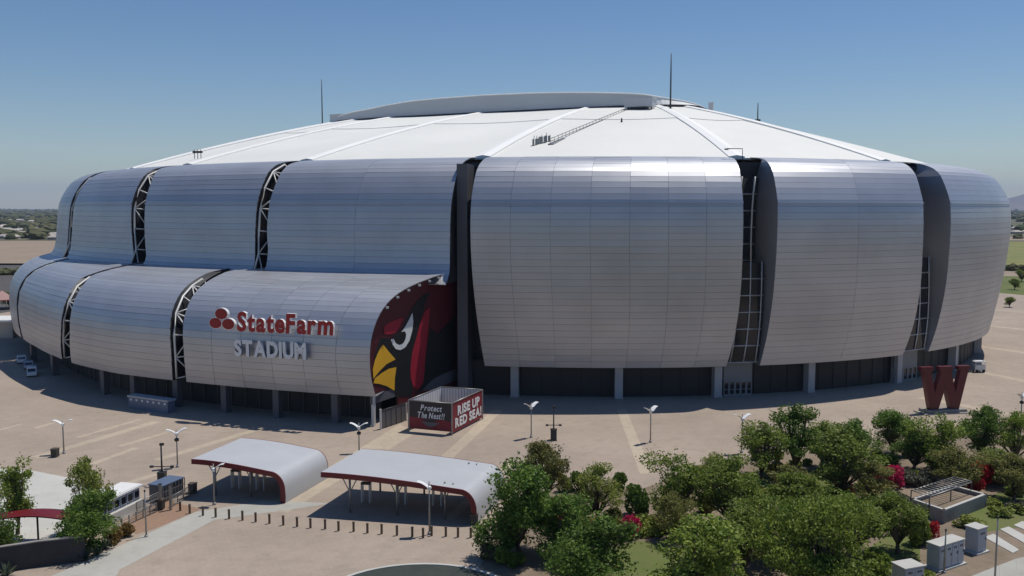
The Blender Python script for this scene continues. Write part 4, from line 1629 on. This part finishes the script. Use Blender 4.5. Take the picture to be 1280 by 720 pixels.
barrier((171, 643), (214, 622), 1.4, 5, "pale metal barrier fence between ticket booth and gate posts", M['galv'])
barrier((134, 668), (196, 640), 1.1, 7, "low metal barrier fence along the reddish paving", M['galv'])
barrier((215, 634), (243, 617), 1.3, 4, "metal barrier fence running from gate post to canopy", M['galv'])
for px, py, lab in ((201, 637, "dark gate post next to the slim bin"), (213.5, 637.5, "dark gate post at the start of the bollard row")):
    o = empty("gate_post", G(px, py)); tag(o, lab, "post")
    mb = MB(); mb.box((0, 0, 1.5), (.25, .25, 3.0)); mb.build("post", M['galv'], o)
    mb = MB(); mb.box((0, 0, 3.05), (.34, .34, .1)); mb.build("cap", M['dark_metal'], o)

# dark mesh cage (storage)
a, b = G(204, 629), G(231, 617)
root = empty("storage_cage", (a + b) / 2)
tag(root, "dark blue grey mesh storage cage beside the camera mast", "cage")
d = b - a; L_ = d.length
root.rotation_euler.z = math.atan2(d.y, d.x)
mb = MB(); mb.box((0, 1.1, 1.0), (L_ * .96, 2.0, 1.9)); mb.build("load", M['mural_grey'], root)
mb = MB(); mb.box((0, 1.1, 2.05), (L_, 2.3, .12)); mb.build("roof", M['blue_panel'], root)
for k in range(8):
    mb = MB(); x = -L_ / 2 + L_ * k / 7; mb.box((x, -.02, 1.0), (.08, .08, 2.0)); mb.build("bar", M['galv'], root)
for z in (.5, 1.3):
    mb = MB(); mb.box((0, -.05, z), (L_, .05, .08)); mb.build("rail", M['galv'], root)


# ------------------------------------------------------------------ vehicles
def car(loc, rz, paint, label, L_=4.6, H_=1.5):
    r = empty("parked_car", loc, rz)
    tag(r, label, "car", "cars parked in the stadium shade")
    W_ = 1.8
    sec = [(-L_ / 2, .35), (-L_ / 2, .75), (-L_ / 2 + .15, .95), (-L_ * .28, 1.0), (-L_ * .16, H_), (L_ * .26, H_), (L_ * .40, 1.0), (L_ / 2 - .05, .92), (L_ / 2, .4), (L_ * .36, .3), (-L_ * .36, .3)]
    mb = MB(); mb.prism([Vector((x, -W_ / 2, z)) for x, z in sec], (0, 1, 0), W_); mb.build("body", paint, r)
    mb = MB()
    for s in (-1, 1):
        y = s * (W_ / 2 + .012)
        q = [Vector((-L_ * .25, y, 1.02)), Vector((-L_ * .15, y, H_ - .08)), Vector((L_ * .25, y, H_ - .08)), Vector((L_ * .36, y, 1.02))]
        mb.prism(q if s < 0 else q[::-1], (0, -s, 0), .01)
    mb.build("side_windows", M['glass'], r)
    mb = MB()
    x0, x1 = -L_ * .28, -L_ * .16
    mb.poly([Vector((x0 - .01, -.75, 1.04)), Vector((x0 - .01, .75, 1.04)), Vector((x1 - .02, .7, H_ - .05)), Vector((x1 - .02, -.7, H_ - .05))])
    mb.build("windscreen", M['glass'], r)
    for sx in (-1, 1):
        for sy in (-1, 1):
            mb = MB(); mb.tube([(sx * L_ * .31, sy * .92, .33), (sx * L_ * .31, sy * .7, .33)], .33, 12); mb.build("wheel", M['rubber'], r)
    for sy in (-1, 1):
        mb = MB(); mb.box((-L_ / 2 - .01, sy * .62, .72), (.05, .35, .16)); mb.build("headlight", M['sign_white'], r)


car(G(40, 469), R(118), M['car_white'], "white pickup sized car parked nearest the wing columns in shade", 5.2, 1.85)
car(G(36, 460), R(118), M['car_silver'], "silver car parked between two white cars in shade", 4.8, 1.6)
car(G(27, 453), R(120), M['car_white'], "white car parked farthest along the shaded kerb", 4.8, 1.6)

# kiosk counter under the wing
a, b = G(161, 510), G(210, 517)
root = empty("vending_counter", (a + b) / 2)
tag(root, "blue grey vending counter with pale menu strip under the wing", "counter")
d = b - a; L_ = d.length
root.rotation_euler.z = math.atan2(d.y, d.x)
mb = MB(); mb.box((0, .8, 1.0), (L_, 1.6, 2.0)); mb.build("body", M['blue_panel'], root)
mb = MB(); mb.box((0, .8, 2.15), (L_ + .3, 1.9, .3)); mb.build("top", M['cabinet'], root)
for k in range(7):
    mb = MB(); mb.box((-L_ / 2 + L_ * (k + .5) / 7, -.03, 1.6), (.45, .05, .35)); mb.build("menu_board", M['sign_white'], root)

# ------------------------------------------------------------------ right foreground: cabinets and planter
def cabinet(px, py, sx, sy, h, n, rz, label):
    r = empty("utility_cabinet", G(px, py), rz)
    tag(r, label, "cabinet", "grey utility cabinets in the garden")
    mb = MB(); mb.box((0, 0, .09), (sx + .5, sy + .5, .18)); mb.build("pad", M['concrete'], r)
    mb = MB(); mb.box((0, 0, .18 + h / 2), (sx, sy, h)); mb.build("body", M['cabinet'], r)
    mb = MB(); mb.box((0, 0, .18 + h + .06), (sx + .18, sy + .18, .12)); mb.build("lid", M['concrete'], r)
    for k in range(n):
        x = -sx / 2 + sx * (k + .5) / n
        mb = MB(); mb.box((x, -sy / 2 - .02, .18 + h * .5), (sx / n * .9, .05, h * .9)); d_ = mb.build("door", M['cabinet'], r)
        mb = MB(); mb.box((x + sx / n * .32, -sy / 2 - .07, .18 + h * .55), (.06, .06, .25)); mb.build("handle", M['dark_metal'], d_)
        mb = MB(); mb.box((x, -sy / 2 - .055, .18 + h * .8), (sx / n * .5, .02, .22)); mb.build("vent", M['mural_grey'], d_)


cabinet(1181, 707, 3.9, 1.3, 2.3, 4, R(30), "long grey utility cabinet with four doors on a pad")
cabinet(1219, 689, 1.6, 1.3, 2.4, 1, R(30), "tall single grey utility cabinet beside the long one")
cabinet(1134, 733, 2.2, 1.6, 1.9, 2, R(20), "squat grey utility cabinet low beside the lawn edge")

root = empty("planter_pergola", G(1180, 640))
tag(root, "long weathered concrete planter box with slatted steel shade", "planter")
q0, q1, q2, q3 = G(1180, 655), G(1233, 634), G(1190, 622), G(1138, 640)
o_ = Vector(root.location)
for a, b in ((q0, q1), (q1, q2), (q2, q3), (q3, q0)):
    mb = MB(); wallbox(mb, a - o_, b - o_, 0, 1.5, .28); mb.build("side_wall", M['concrete_dark'], root)
    mb = MB(); wallbox(mb, a - o_, b - o_, 1.5, 1.6, .34); mb.build("coping", M['concrete'], root)
mb = MB(); mb.poly([p - o_ + Vector((0, 0, 1.1)) for p in (q0, q1, q2, q3)]); mb.build("soil", M['gravel'], root)
for k in range(13):
    f = k / 12
    a = (q3.lerp(q2, f) - o_) + Vector((0, 0, 2.6)); b = (q0.lerp(q1, f) - o_)
    b = a.lerp(Vector((b.x, b.y, 2.6)), .55)
    mb = MB(); mb.tube([a, b], .06, 4); mb.build("slat", M['galv'], root)
for f in (0.0, .5, 1.0):
    for g_ in (0, .55):
        a = q3.lerp(q2, f) - o_; b = q0.lerp(q1, f) - o_
        p = a.lerp(b, g_)
        mb = MB(); mb.tube([Vector((p.x, p.y, 0)), Vector((p.x, p.y, 2.6))], .07, 5); mb.build("post", M['dark_metal'], root)
for g_ in (0, .55):
    a = q3.lerp(q0, g_) - o_; b = q2.lerp(q1, g_) - o_
    mb = MB(); mb.tube([Vector((a.x, a.y, 2.52)), Vector((b.x, b.y, 2.52))], .07, 5); mb.build("beam", M['galv'], root)


# ------------------------------------------------------------------ trees and shrubs
def leaf_cloud(rs, clumps, per, size, droop=0.2):
    """clumps: list of (centre, radii). returns one MB of leaf quads"""
    mb = MB()
    for c, rad in clumps:
        for _ in range(per):
            while True:
                p = Vector((rs.uniform(-1, 1), rs.uniform(-1, 1), rs.uniform(-1, 1)))
                if p.length < 1:
                    break
            k = p.length
            p = p / max(k, .01) * (k ** .45)
            q = Vector((c[0] + p.x * rad[0], c[1] + p.y * rad[1], c[2] + p.z * rad[2]))
            a = Vector((rs.gauss(0, 1), rs.gauss(0, 1), rs.gauss(0, .6))).normalized()
            b = a.cross(Vector((rs.gauss(0, 1), rs.gauss(0, 1), rs.gauss(0, 1)))).normalized()
            s = size * rs.uniform(.6, 1.35)
            a *= s; b *= s * .55
            mb.poly([q - a, q + b, q + a, q - b])
    return mb


def make_tree(seed, h, w, nclump, per, leaf, trunk_h, crown_bias=0.0, clump_r=0.28):
    """returns (trunk mesh, crown mesh) for a tree of height h and crown width w, base at origin"""
    rs = random.Random(seed)
    tb = MB()
    lean = Vector((rs.uniform(-.3, .3), rs.uniform(-.3, .3), 0))
    top = Vector((lean.x, lean.y, trunk_h))
    r0 = h * 0.022 + .05
    tb.tube([(0, 0, -.1), lean * .4 + Vector((0, 0, trunk_h * .5)), top], [r0 * 1.3, r0, r0 * .85], 7)
    ch = h - trunk_h * .8
    cz = trunk_h * .8 + ch * .5
    clumps = []
    lobes = [(Vector((0, 0, cz)), 0.62)]
    nl = rs.randint(6, 9)
    for k in range(nl):
        an = 6.283 * (k + rs.uniform(-.3, .3)) / nl
        rad = rs.uniform(.30, .62)
        lobes.append((Vector((math.cos(an) * w * .5 * rad, math.sin(an) * w * .5 * rad, trunk_h * .8 + ch * rs.uniform(.14, .80))), rs.uniform(.34, .52)))
    lobes.append((Vector((rs.uniform(-.1, .1) * w, rs.uniform(-.1, .1) * w, trunk_h * .8 + ch * .80)), .34))
    for k in range(nclump):
        lc, lr = lobes[k % len(lobes)]
        u = Vector((rs.gauss(0, 1), rs.gauss(0, 1), rs.gauss(0.15, 1))).normalized() * rs.uniform(.55, 1.0)
        c = Vector((lc.x + u.x * w * .5 * lr, lc.y + u.y * w * .5 * lr, lc.z + u.z * ch * .5 * lr * .8))
        c.z = max(c.z, trunk_h * .45)
        f = rs.uniform(.6, 1.3)
        rr = w * clump_r * f * .55
        clumps.append((c, (rr, rr, rr * .7)))
    for c, rr in clumps[:max(6, nclump // 2)]:
        mid = top.lerp(c, .5) + Vector((rs.uniform(-.2, .2), rs.uniform(-.2, .2), .25))
        tb.tube([top - Vector((0, 0, trunk_h * rs.uniform(0, .3))), mid, c], [r0 * .55, r0 * .35, r0 * .12], 5)
    cb = leaf_cloud(rs, clumps, per, leaf)
    # stray outer twigs
    for _ in range(nclump * 14):
        c, rr = rs.choice(clumps)
        d_ = Vector((rs.gauss(0, 1), rs.gauss(0, 1), rs.gauss(0.2, .8))).normalized()
        q = c + d_ * rr[0] * rs.uniform(1.0, 1.45)
        a = Vector((rs.gauss(0, 1), rs.gauss(0, 1), rs.gauss(0, 1))).normalized() * leaf
        b = a.cross(Vector((rs.gauss(0, 1), rs.gauss(0, 1), rs.gauss(0, 1)))).normalized() * leaf * .55
        cb.poly([q - a, q + b, q + a, q - b])
    return tb.mesh("trunk"), cb.mesh("crown")


TREE = {}
def tree_proto(key, *a, **k):
    TREE[key] = make_tree(*a, **k)
    TREE[key][0].materials.append(M['bark'])


H0 = 8.0
tree_proto('dense', 1, H0, 8.0, 95, 125, .15, 0.9, clump_r=.21)
tree_proto('dense2', 2, H0, 8.5, 95, 125, .15, 0.8, clump_r=.21)
tree_proto('mid', 3, H0, 7.5, 72, 115, .145, 1.2, clump_r=.20)
tree_proto('mid2', 4, H0, 8.0, 76, 115, .145, 1.1, clump_r=.20)
tree_proto('wispy', 5, H0, 7.0, 70, 85, .135, 1.0, clump_r=.19)
tree_proto('tall', 6, H0, 4.4, 44, 120, .145, 1.2, clump_r=.30)
tree_proto('wide', 8, H0, 13.0, 170, 120, .155, 1.0, clump_r=.15)
CROWN_CACHE = {}


def tree(px, yb, h, w, key, leaf, label, rz=None, cat="tree", name="garden_tree", group="garden trees"):
    """px, yb: pixel of the trunk foot"""
    base_w = {'dense': 8.0, 'dense2': 8.5, 'mid': 7.5, 'mid2': 8.0, 'wispy': 7.0, 'tall': 4.4, 'wide': 13.0}[key]
    r = empty(name, G(px, yb), rz if rz is not None else rnd.uniform(0, 6.28))
    tag(r, label, cat, group)
    if group == "garden trees" and px > 600:
        w *= 1.3 if px > 900 and yb < 640 else 1.06
        h *= 1.06
    sc = (w / base_w, w / base_w, h / H0)
    t = link("trunk", TREE[key][0], r); t.scale = sc
    ck = (key, leaf)
    if ck not in CROWN_CACHE:
        me = TREE[key][1].copy(); me.materials.append(M[leaf]); CROWN_CACHE[ck] = me
    c = link("crown", CROWN_CACHE[ck], r); c.scale = sc


T = [
    (650, 694, 9.4, 8.8, 'dense', 'leaf_dark', "largest dark green tree leaning over the longer canopy"),
    (683, 628, 7.4, 5.6, 'mid', 'leaf_olive', "olive toned tree rising behind the largest dark tree"),
    (748, 652, 6.6, 5.6, 'wispy', 'leaf_light', "wispy light green tree among clipped round shrubs"),
    (732, 738, 7.0, 9.0, 'dense2', 'leaf_dark', "broad low dark green tree before the red flower strip"),
    (846, 655, 7.8, 7.6, 'mid2', 'leaf_mid', "bright green spreading tree beside the pink flowering shrub"),
    (914, 660, 8.0, 8.2, 'wispy', 'leaf_mid', "feathery green tree over the dark garden hollow"),
    (872, 752, 7.6, 9.4, 'dense', 'leaf_mid', "wide mid green tree beside the sunny lawn patch"),
    (1022, 748, 9.0, 11.2, 'wide', 'leaf_mid', "widest bright green tree beside the squat cabinet"),
    (950, 598, 7.4, 6.6, 'wispy', 'leaf_mid', "feathery tree hiding a winged lamp post"),
    (996, 592, 9.2, 6.4, 'wispy', 'leaf_dark', "tall dark feathery tree against the shaded stadium base"),
    (1050, 622, 8.6, 8.0, 'wispy', 'leaf_mid', "full feathery tree behind the purple flowering shrub"),
    (1068, 585, 6.6, 5.2, 'wispy', 'leaf_dark', "slender dark tree on the plaza side of the garden"),
    (1116, 570, 6.8, 5.6, 'mid', 'leaf_dark', "round headed tree left of the sculpture plinth"),
    (1168, 592, 7.8, 6.4, 'mid2', 'leaf_mid', "green tree standing directly before the sculpture plinth"),
    (1224, 578, 7.8, 5.4, 'mid', 'leaf_dark', "dark tree beside the plinth with slim trunk"),
    (1268, 582, 7.4, 5.4, 'wispy', 'leaf_mid', "feathery tree below the winged lamp near the letter"),
    (1200, 612, 5.4, 5.8, 'mid2', 'leaf_olive', "low rounded olive tree beside the red flowering shrub"),
    (1267, 626, 5.4, 5.0, 'mid', 'leaf_olive', "small olive tree with bare trunk over the lawn"),
    (1122, 692, 6.4, 6.4, 'mid', 'leaf_mid', "leafy tree overhanging the concrete planter"),
    (1092, 632, 5.0, 5.4, 'wispy', 'leaf_olive', "low olive tree between feathery tree and planter"),
    (990, 640, 5.2, 6.0, 'mid', 'leaf_olive', "low olive tree in the middle of the garden"),
    (843, 676, 5.2, 4.8, 'mid2', 'leaf_olive', "small olive tree before the bright spreading tree"),
    (960, 700, 6.4, 7.0, 'mid2', 'leaf_mid', "green tree tucked beside the widest tree"),
    (1070, 700, 6.8, 7.4, 'mid', 'leaf_mid', "green tree between the widest tree and the planter"),
    (930, 715, 6.2, 6.6, 'wispy', 'leaf_mid', "feathery tree between the wide and widest trees"),
    (1142, 588, 5.6, 5.2, 'wispy', 'leaf_dark', "dark feathery tree beside the dry pale shrubs"),
    (1030, 585, 6.4, 5.2, 'wispy', 'leaf_mid', "feathery tree between tall dark tree and slender tree"),
    (1246, 606, 4.6, 4.8, 'wispy', 'leaf_mid', "light tree crowding the red flowering shrub"),
    (895, 625, 5.6, 5.4, 'wispy', 'leaf_light', "pale feathery tree on the plaza edge of the hollow"),
    (1005, 670, 6.6, 7.6, 'mid', 'leaf_mid', "green tree filling the gap above the widest tree"),
    (700, 700, 6.4, 6.4, 'dense', 'leaf_dark', "dark tree joining largest tree and broad low tree"),
    (22, 668, 8.6, 3.7, 'tall', 'leaf_mid', "tall narrow tree beside the red pavilion roof"),
    (-6, 700, 6.6, 5.6, 'dense', 'leaf_dark', "dark tree cut by the edge behind the curved wall"),
    (104, 690, 6.4, 7.0, 'dense2', 'leaf_dark', "round dense dark tree at the end of the curved wall"),
    (110, 664, 8.6, 5.2, 'wispy', 'leaf_light', "slender light green tree behind the round dark tree"),
]
for t_ in T:
    tree(*t_)


# shrubs
def shrub_mesh(seed, n, per, leaf):
    rs = random.Random(seed)
    cl = []
    for k in range(n):
        a = rs.uniform(0, 6.28); r = rs.uniform(0, .6)
        c = (r * math.cos(a), r * math.sin(a), rs.uniform(.25, .7))
        f = rs.uniform(.3, .45); cl.append((c, (f, f, f * .8)))
    return leaf_cloud(rs, cl, per, leaf).mesh("foliage")


SHRUB = [shrub_mesh(50 + k, 10, 110, .11) for k in range(3)]
SC = {}


def stem_mesh():
    mb = MB(); rs = random.Random(3)
    for k in range(6):
        a = k * 1.05
        mb.tube([(0, 0, -.05), (.15 * math.cos(a), .15 * math.sin(a), .25), (.35 * math.cos(a), .35 * math.sin(a), .6)], [.05, .035, .015], 4)
    me = mb.mesh("stem"); me.materials.append(M['bark']); return me


STEM = stem_mesh()


def shrub(px, yb, w, h, leaf, label, group="garden shrubs"):
    r = empty("shrub", G(px, yb), rnd.uniform(0, 6.28))
    tag(r, label, "shrub", group)
    i = rnd.randrange(3)
    if (i, leaf) not in SC:
        me = SHRUB[i].copy(); me.materials.append(M[leaf]); SC[(i, leaf)] = me
    c = link("foliage", SC[(i, leaf)], r); c.scale = (w / 2, w / 2, h)
    s = link("stem", STEM, r); s.scale = (w / 2, w / 2, h)


for s_ in [
    (1000, 655, 3.0, 2.0, 'flower_red', "red flowering shrub showing between two green trees"),
    (1218, 616, 3.2, 2.0, 'flower_red', "red flowering shrub behind the planter shade"),
    (724, 614, 2.6, 2.4, 'leaf_dark', "clipped dark round shrub left of the wispy tree"),
    (776, 612, 2.4, 2.3, 'leaf_dark', "clipped dark round shrub at the end of the paving band"),
    (796, 645, 3.6, 3.4, 'leaf_dark', "larger clipped dark shrub beside the spreading tree"),
    (706, 615, 2.2, 2.2, 'leaf_mid', "clipped green round shrub under the olive toned tree"),
    (786, 674, 3.4, 2.6, 'flower_pink', "vivid pink flowering shrub beside the sunny lawn"),
    (710, 662, 4.4, 1.7, 'flower_red', "low red flowering shrub starting the red flower strip"),
    (742, 663, 4.4, 1.6, 'flower_red', "low red flowering shrub ending the red flower strip"),
    (921, 676, 3.4, 2.4, 'flower_red', "dull red flowering shrub in the dark garden hollow"),
    (1110, 608, 4.2, 2.8, 'flower_pink', "magenta flowering shrub left of the dry pale shrubs"),
    (1238, 606, 5.0, 3.0, 'flower_red', "red flowering shrub beside the bare trunk olive tree"),
    (1164, 674, 1.8, 2.0, 'flower_red', "red flowering shrub at the planter corner"),
    (1055, 618, 3.0, 1.8, 'flower_red', "faded red shrub under the full feathery tree"),
    (1134, 606, 3.4, 1.9, 'leaf_grey', "dry pale shrub right of the magenta shrub"),
    (1156, 608, 3.4, 1.8, 'leaf_grey', "dry pale shrub in front of the plinth tree"),
    (1146, 680, 3.2, 2.6, 'leaf_mid', "rounded green shrub with red blooms beside it"),
    (1212, 660, 3.6, 1.4, 'leaf_light', "low bright green shrub along the planter wall"),
    (1250, 645, 3.2, 1.2, 'leaf_light', "low bright green shrub on the lawn by the planter"),
    (1275, 640, 3.0, 1.2, 'leaf_light', "low bright green shrub under the bare trunk tree"),
    (626, 704, 2.6, 1.8, 'leaf_mid', "rounded shrub in the shade of the largest tree"),
    (645, 708, 2.4, 1.5, 'leaf_dark', "small dark shrub at the shaded garden corner"),
    (612, 700, 2.2, 1.6, 'leaf_grey', "grey green shrub at the garden kerb corner"),
    (975, 600, 3.6, 2.2, 'leaf_olive', "olive shrub below the tall dark feathery tree"),
    (1025, 628, 3.6, 2.4, 'leaf_olive', "olive shrub beside the full feathery tree"),
    (950, 630, 4.0, 2.2, 'leaf_gold', "golden dry shrub in the middle of the garden"),
    (880, 640, 3.4, 2.0, 'leaf_olive', "olive shrub between two spreading trees"),
    (760, 660, 3.6, 1.8, 'leaf_olive', "sprawling olive shrub below the wispy tree"),
    (700, 640, 3.0, 1.6, 'leaf_grey', "grey green shrub beside the bare garden soil"),
    (1095, 715, 3.6, 2.0, 'leaf_mid', "rounded shrub beside the squat grey cabinet"),
    (1150, 728, 3.0, 1.3, 'leaf_light', "bright low shrub before the long grey cabinet"),
    (1040, 590, 3.6, 2.4, 'leaf_mid', "green shrub at the plaza edge of the garden"),
    (1190, 575, 3.2, 2.0, 'leaf_dark', "dark shrub tucked below the sculpture plinth"),
    (1140, 572, 3.2, 2.0, 'leaf_dark', "dark shrub beside the round headed tree"),
    (1250, 592, 3.4, 2.2, 'leaf_olive', "olive shrub behind the red flowering shrub"),
    (143, 678, 2.6, 1.7, 'leaf_gold', "golden ornamental grass clump by the grey path"),
    (157, 670, 2.2, 1.5, 'leaf_gold', "smaller golden grass clump next to the bare pole"),
    (118, 688, 2.2, 1.3, 'leaf_dark', "dark low shrub below the round dark tree"),
]:
    shrub(*s_)


# low ground cover shrubs between the trees, alike
rg = random.Random(41)
for k in range(46):
    px = rg.uniform(880, 1275); yb = rg.uniform(572, 640) if k < 34 else rg.uniform(640, 668)
    if yb > 640:
        px = rg.uniform(700, 1080)
    if 1130 < px < 1240 and 612 < yb < 665:
        continue
    shrub(px, yb, rg.uniform(2.2, 4.2), rg.uniform(.9, 1.9), rg.choice(['leaf_mid', 'leaf_olive', 'leaf_dark', 'leaf_light', 'leaf_grey']),
          "low rounded ground cover shrub between the garden trees", "ground cover shrubs between the trees")

# spiky agaves by the path
def agave(px, yb, s, label):
    r = empty("agave", G(px, yb))
    tag(r, label, "plant")
    rs = random.Random(int(px))
    for k in range(14):
        a = k * 2.4 + rs.uniform(-.2, .2); e = rs.uniform(.35, 1.2)
        d_ = Vector((math.cos(a) * math.cos(e), math.sin(a) * math.cos(e), math.sin(e)))
        n_ = Vector((-math.sin(a), math.cos(a), 0))
        mb = MB()
        mb.poly([n_ * .08 * s, d_ * .6 * s + n_ * .11 * s, d_ * 1.25 * s + Vector((0, 0, -.05)), d_ * .6 * s - n_ * .11 * s, -n_ * .08 * s])
        mb.build("leaf", M['blade'], r)


agave(108, 700, 1.3, "spiky agave touching the end of the curved wall")
agave(122, 694, 1.1, "spiky agave between the wall and golden grass")
agave(131, 686, 1.2, "spiky agave nearest the golden grass")
agave(8, 719, 1.2, "spiky agave before the curved wall")

# ------------------------------------------------------------------ far surroundings
# low white roofed building on the left
a = G(0, 428)
root = empty("service_building", a)
tag(root, "low cream building with flat white roof beside the silver wing", "building")
root.location = G(-14, 420)
mb = MB(); mb.box((0, 0, 2.2), (17, 10, 4.4), .1); mb.build("wall", M['house_wall'], root)
mb = MB(); mb.box((0, 0, 4.6), (18, 11, .4), .1); mb.box((0, 0, 4.9), (17.2, 10.2, .2), .1); mb.build("roof", M['white_roof'], root)
for k in range(4):
    mb = MB(); mb.box((-5 + k * 3.6, -5.0 + k * .36, 1.6), (1.6, .5, 2.4), .1); mb.build("door", M['cabinet'], root)
root = empty("red_tent", G(3, 386))
tag(root, "red peaked tent beyond the white roofed building", "tent")
mb = MB(); mb.lathe((0, 0, 3.0), [(5.5, 0), (5.3, .4), (2.5, 2.0), (.1, 3.4)], 4, smooth=False); mb.build("canopy", M['red_paint'], root)
for sx in (-1, 1):
    for sy in (-1, 1):
        mb = MB(); mb.tube([(sx * 3.5, sy * 3.5, 0), (sx * 3.5, sy * 3.5, 3.2)], .1, 5); mb.build("pole", M['galv'], root)


def blob(mb, c, rx, ry, rz, rs, sub):
    bm = bmesh.new()
    bmesh.ops.create_icosphere(bm, subdivisions=sub, radius=1)
    off = Vector((rs.uniform(0, 99), rs.uniform(0, 99), rs.uniform(0, 99)))
    n = len(mb.v)
    for v in bm.verts:
        k = 1 + .55 * noise.noise(v.co * 1.7 + off) + .3 * noise.noise(v.co * 4.1 + off)
        mb.v.append((c[0] + v.co.x * rx * k, c[1] + v.co.y * ry * k, c[2] + v.co.z * rz * k))
    for f in bm.faces:
        mb.face([n + v.index for v in f.verts], False)
    bm.free()


rs = random.Random(11)
mb = MB()
for k in range(2600):                                    # wooded suburbs to the horizon, all round
    side = rs.random()
    if side < .42:
        tn = rs.uniform(-.66, -.47)
    elif side < .62:
        tn = rs.uniform(.52, .72)
    else:
        tn = rs.uniform(-.95, .95)
    y = 38500 / (3.2 + 36.0 * rs.random() ** 1.5)
    if y < 3000 and rs.random() < .72:
        continue
    sz = rs.uniform(4, 9) * (1 + y / 5000)
    blob(mb, (tn * y, y, sz * .35), sz * rs.uniform(.8, 1.5), sz * rs.uniform(.8, 1.3), sz * rs.uniform(.5, .8), rs, 1 if y > 1500 else 2)
o = mb.build("far_trees", M['far_leaf'])
tag(o, "green suburban tree cover stretching to the horizon", "trees", None, "stuff")
# hedge lines
for nm, pa, pb, lab in (("hedge", (-150, 345), (34, 343), "low dark hedge along the asphalt lot"), ("hedge", (1225, 338), (1480, 338), "dark hedge line between field and grass verge")):
    mb = MB()
    a, b = G(*pa), G(*pb)
    n = 60
    for k in range(n):
        p = a.lerp(b, k / n) + Vector((rs.uniform(-2, 2), rs.uniform(-2, 2), 1.0))
        blob(mb, p, rs.uniform(2.5, 4), 2.5, rs.uniform(1.4, 2.6), rs, 2)
    o = mb.build(nm, M['far_leaf'])
    tag(o, lab, "hedge")
# single far trees near lots
for px, py, h, lab in ((12, 384, 6, "bushy tree beside the red tent"), (1262, 384, 4, "small tree at the plaza edge by the field"), (1277, 352, 6, "bushy tree on the grass verge"),
                       (1268, 362, 5, "rounded tree by the pale lot kerb")):
    tree(px, py, h, h * 1.1, 'mid', 'leaf_mid', lab, name="roadside_tree", group="trees beside the far lots")

# houses among the trees
hm = MB()
hm.box((0, 0, 1.5), (14, 9, 3.0), 0, 0)
hr = MB()
e = [Vector((-7.6, -5, 2.95)), Vector((7.6, -5, 2.95)), Vector((7.6, 5, 2.95)), Vector((-7.6, 5, 2.95))]
rg = [Vector((-4.5, 0, 5.2)), Vector((4.5, 0, 5.2))]
hr.poly([e[0], e[1], rg[1], rg[0]]); hr.poly([e[2], e[3], rg[0], rg[1]]); hr.poly([e[1], e[2], rg[1]]); hr.poly([e[3], e[0], rg[0]]); hr.poly(e[::-1])
hme, hre = hm.mesh("wall"), hr.mesh("roof")
hme.materials.append(M['house_wall']); hre.materials.append(M['tan_roof'])
wm = MB()
for x in (-4.5, -1.5, 2.0, 4.8):
    wm.box((x, -4.52, 1.6), (1.5, .1, 1.2))
wme = wm.mesh("window"); wme.materials.append(M['glass'])
for k in range(120):
    px = rs.uniform(-30, 84) if k < 108 else rs.uniform(1255, 1310)
    py = rs.uniform(276, 299.5) if k < 108 else rs.uniform(284, 294)
    g = G(px, py)
    r = empty("house", (g.x, g.y, -.2), rs.uniform(-.5, .5))
    tag(r, "low pale suburban house among the far trees", "house", "far suburban houses")
    link("wall", hme, r); link("roof", hre, r); link("windows", wme, r)

# distant hills to the right and behind
mb = MB()
for base_y, amp, seed, x0, x1 in ((15000, 330, 3, -2500, 16000), (17500, 520, 8, 4000, 22000)):
    n = 90
    A, B, Cc = [], [], []
    for k in range(n + 1):
        x = x0 + (x1 - x0) * k / n
        f = math.sin(math.pi * k / n) ** .4
        h = amp * f * (.55 + .45 * noise.noise(Vector((x * .0006, seed, 0))) + .25 * noise.noise(Vector((x * .002, seed, 3))))
        A.append(Vector((x, base_y - 900, -5))); B.append(Vector((x, base_y, max(h, 5)))); Cc.append(Vector((x, base_y + 1600, -5)))
    mb.grid([A, B, Cc], False)
struct(mb.build("hills", M['hill']))

# air
hz = MB()
hz.box((0, 9000, 300), (44000, 31000, 1300 - 640), 0)
o = hz.build("haze", [])
o["kind"] = "stuff"
hmz = bpy.data.materials.new("haze_air"); hmz.use_nodes = True
nt = hmz.node_tree; nt.nodes.clear()
ho = nt.nodes.new("ShaderNodeOutputMaterial"); hv = nt.nodes.new("ShaderNodeVolumePrincipled")
hv.inputs["Color"].default_value = (0.62, 0.76, 1.0, 1)
hv.inputs["Density"].default_value = 0.00005
nt.links.new(hv.outputs[0], ho.inputs["Volume"])
o.data.materials.append(hmz)
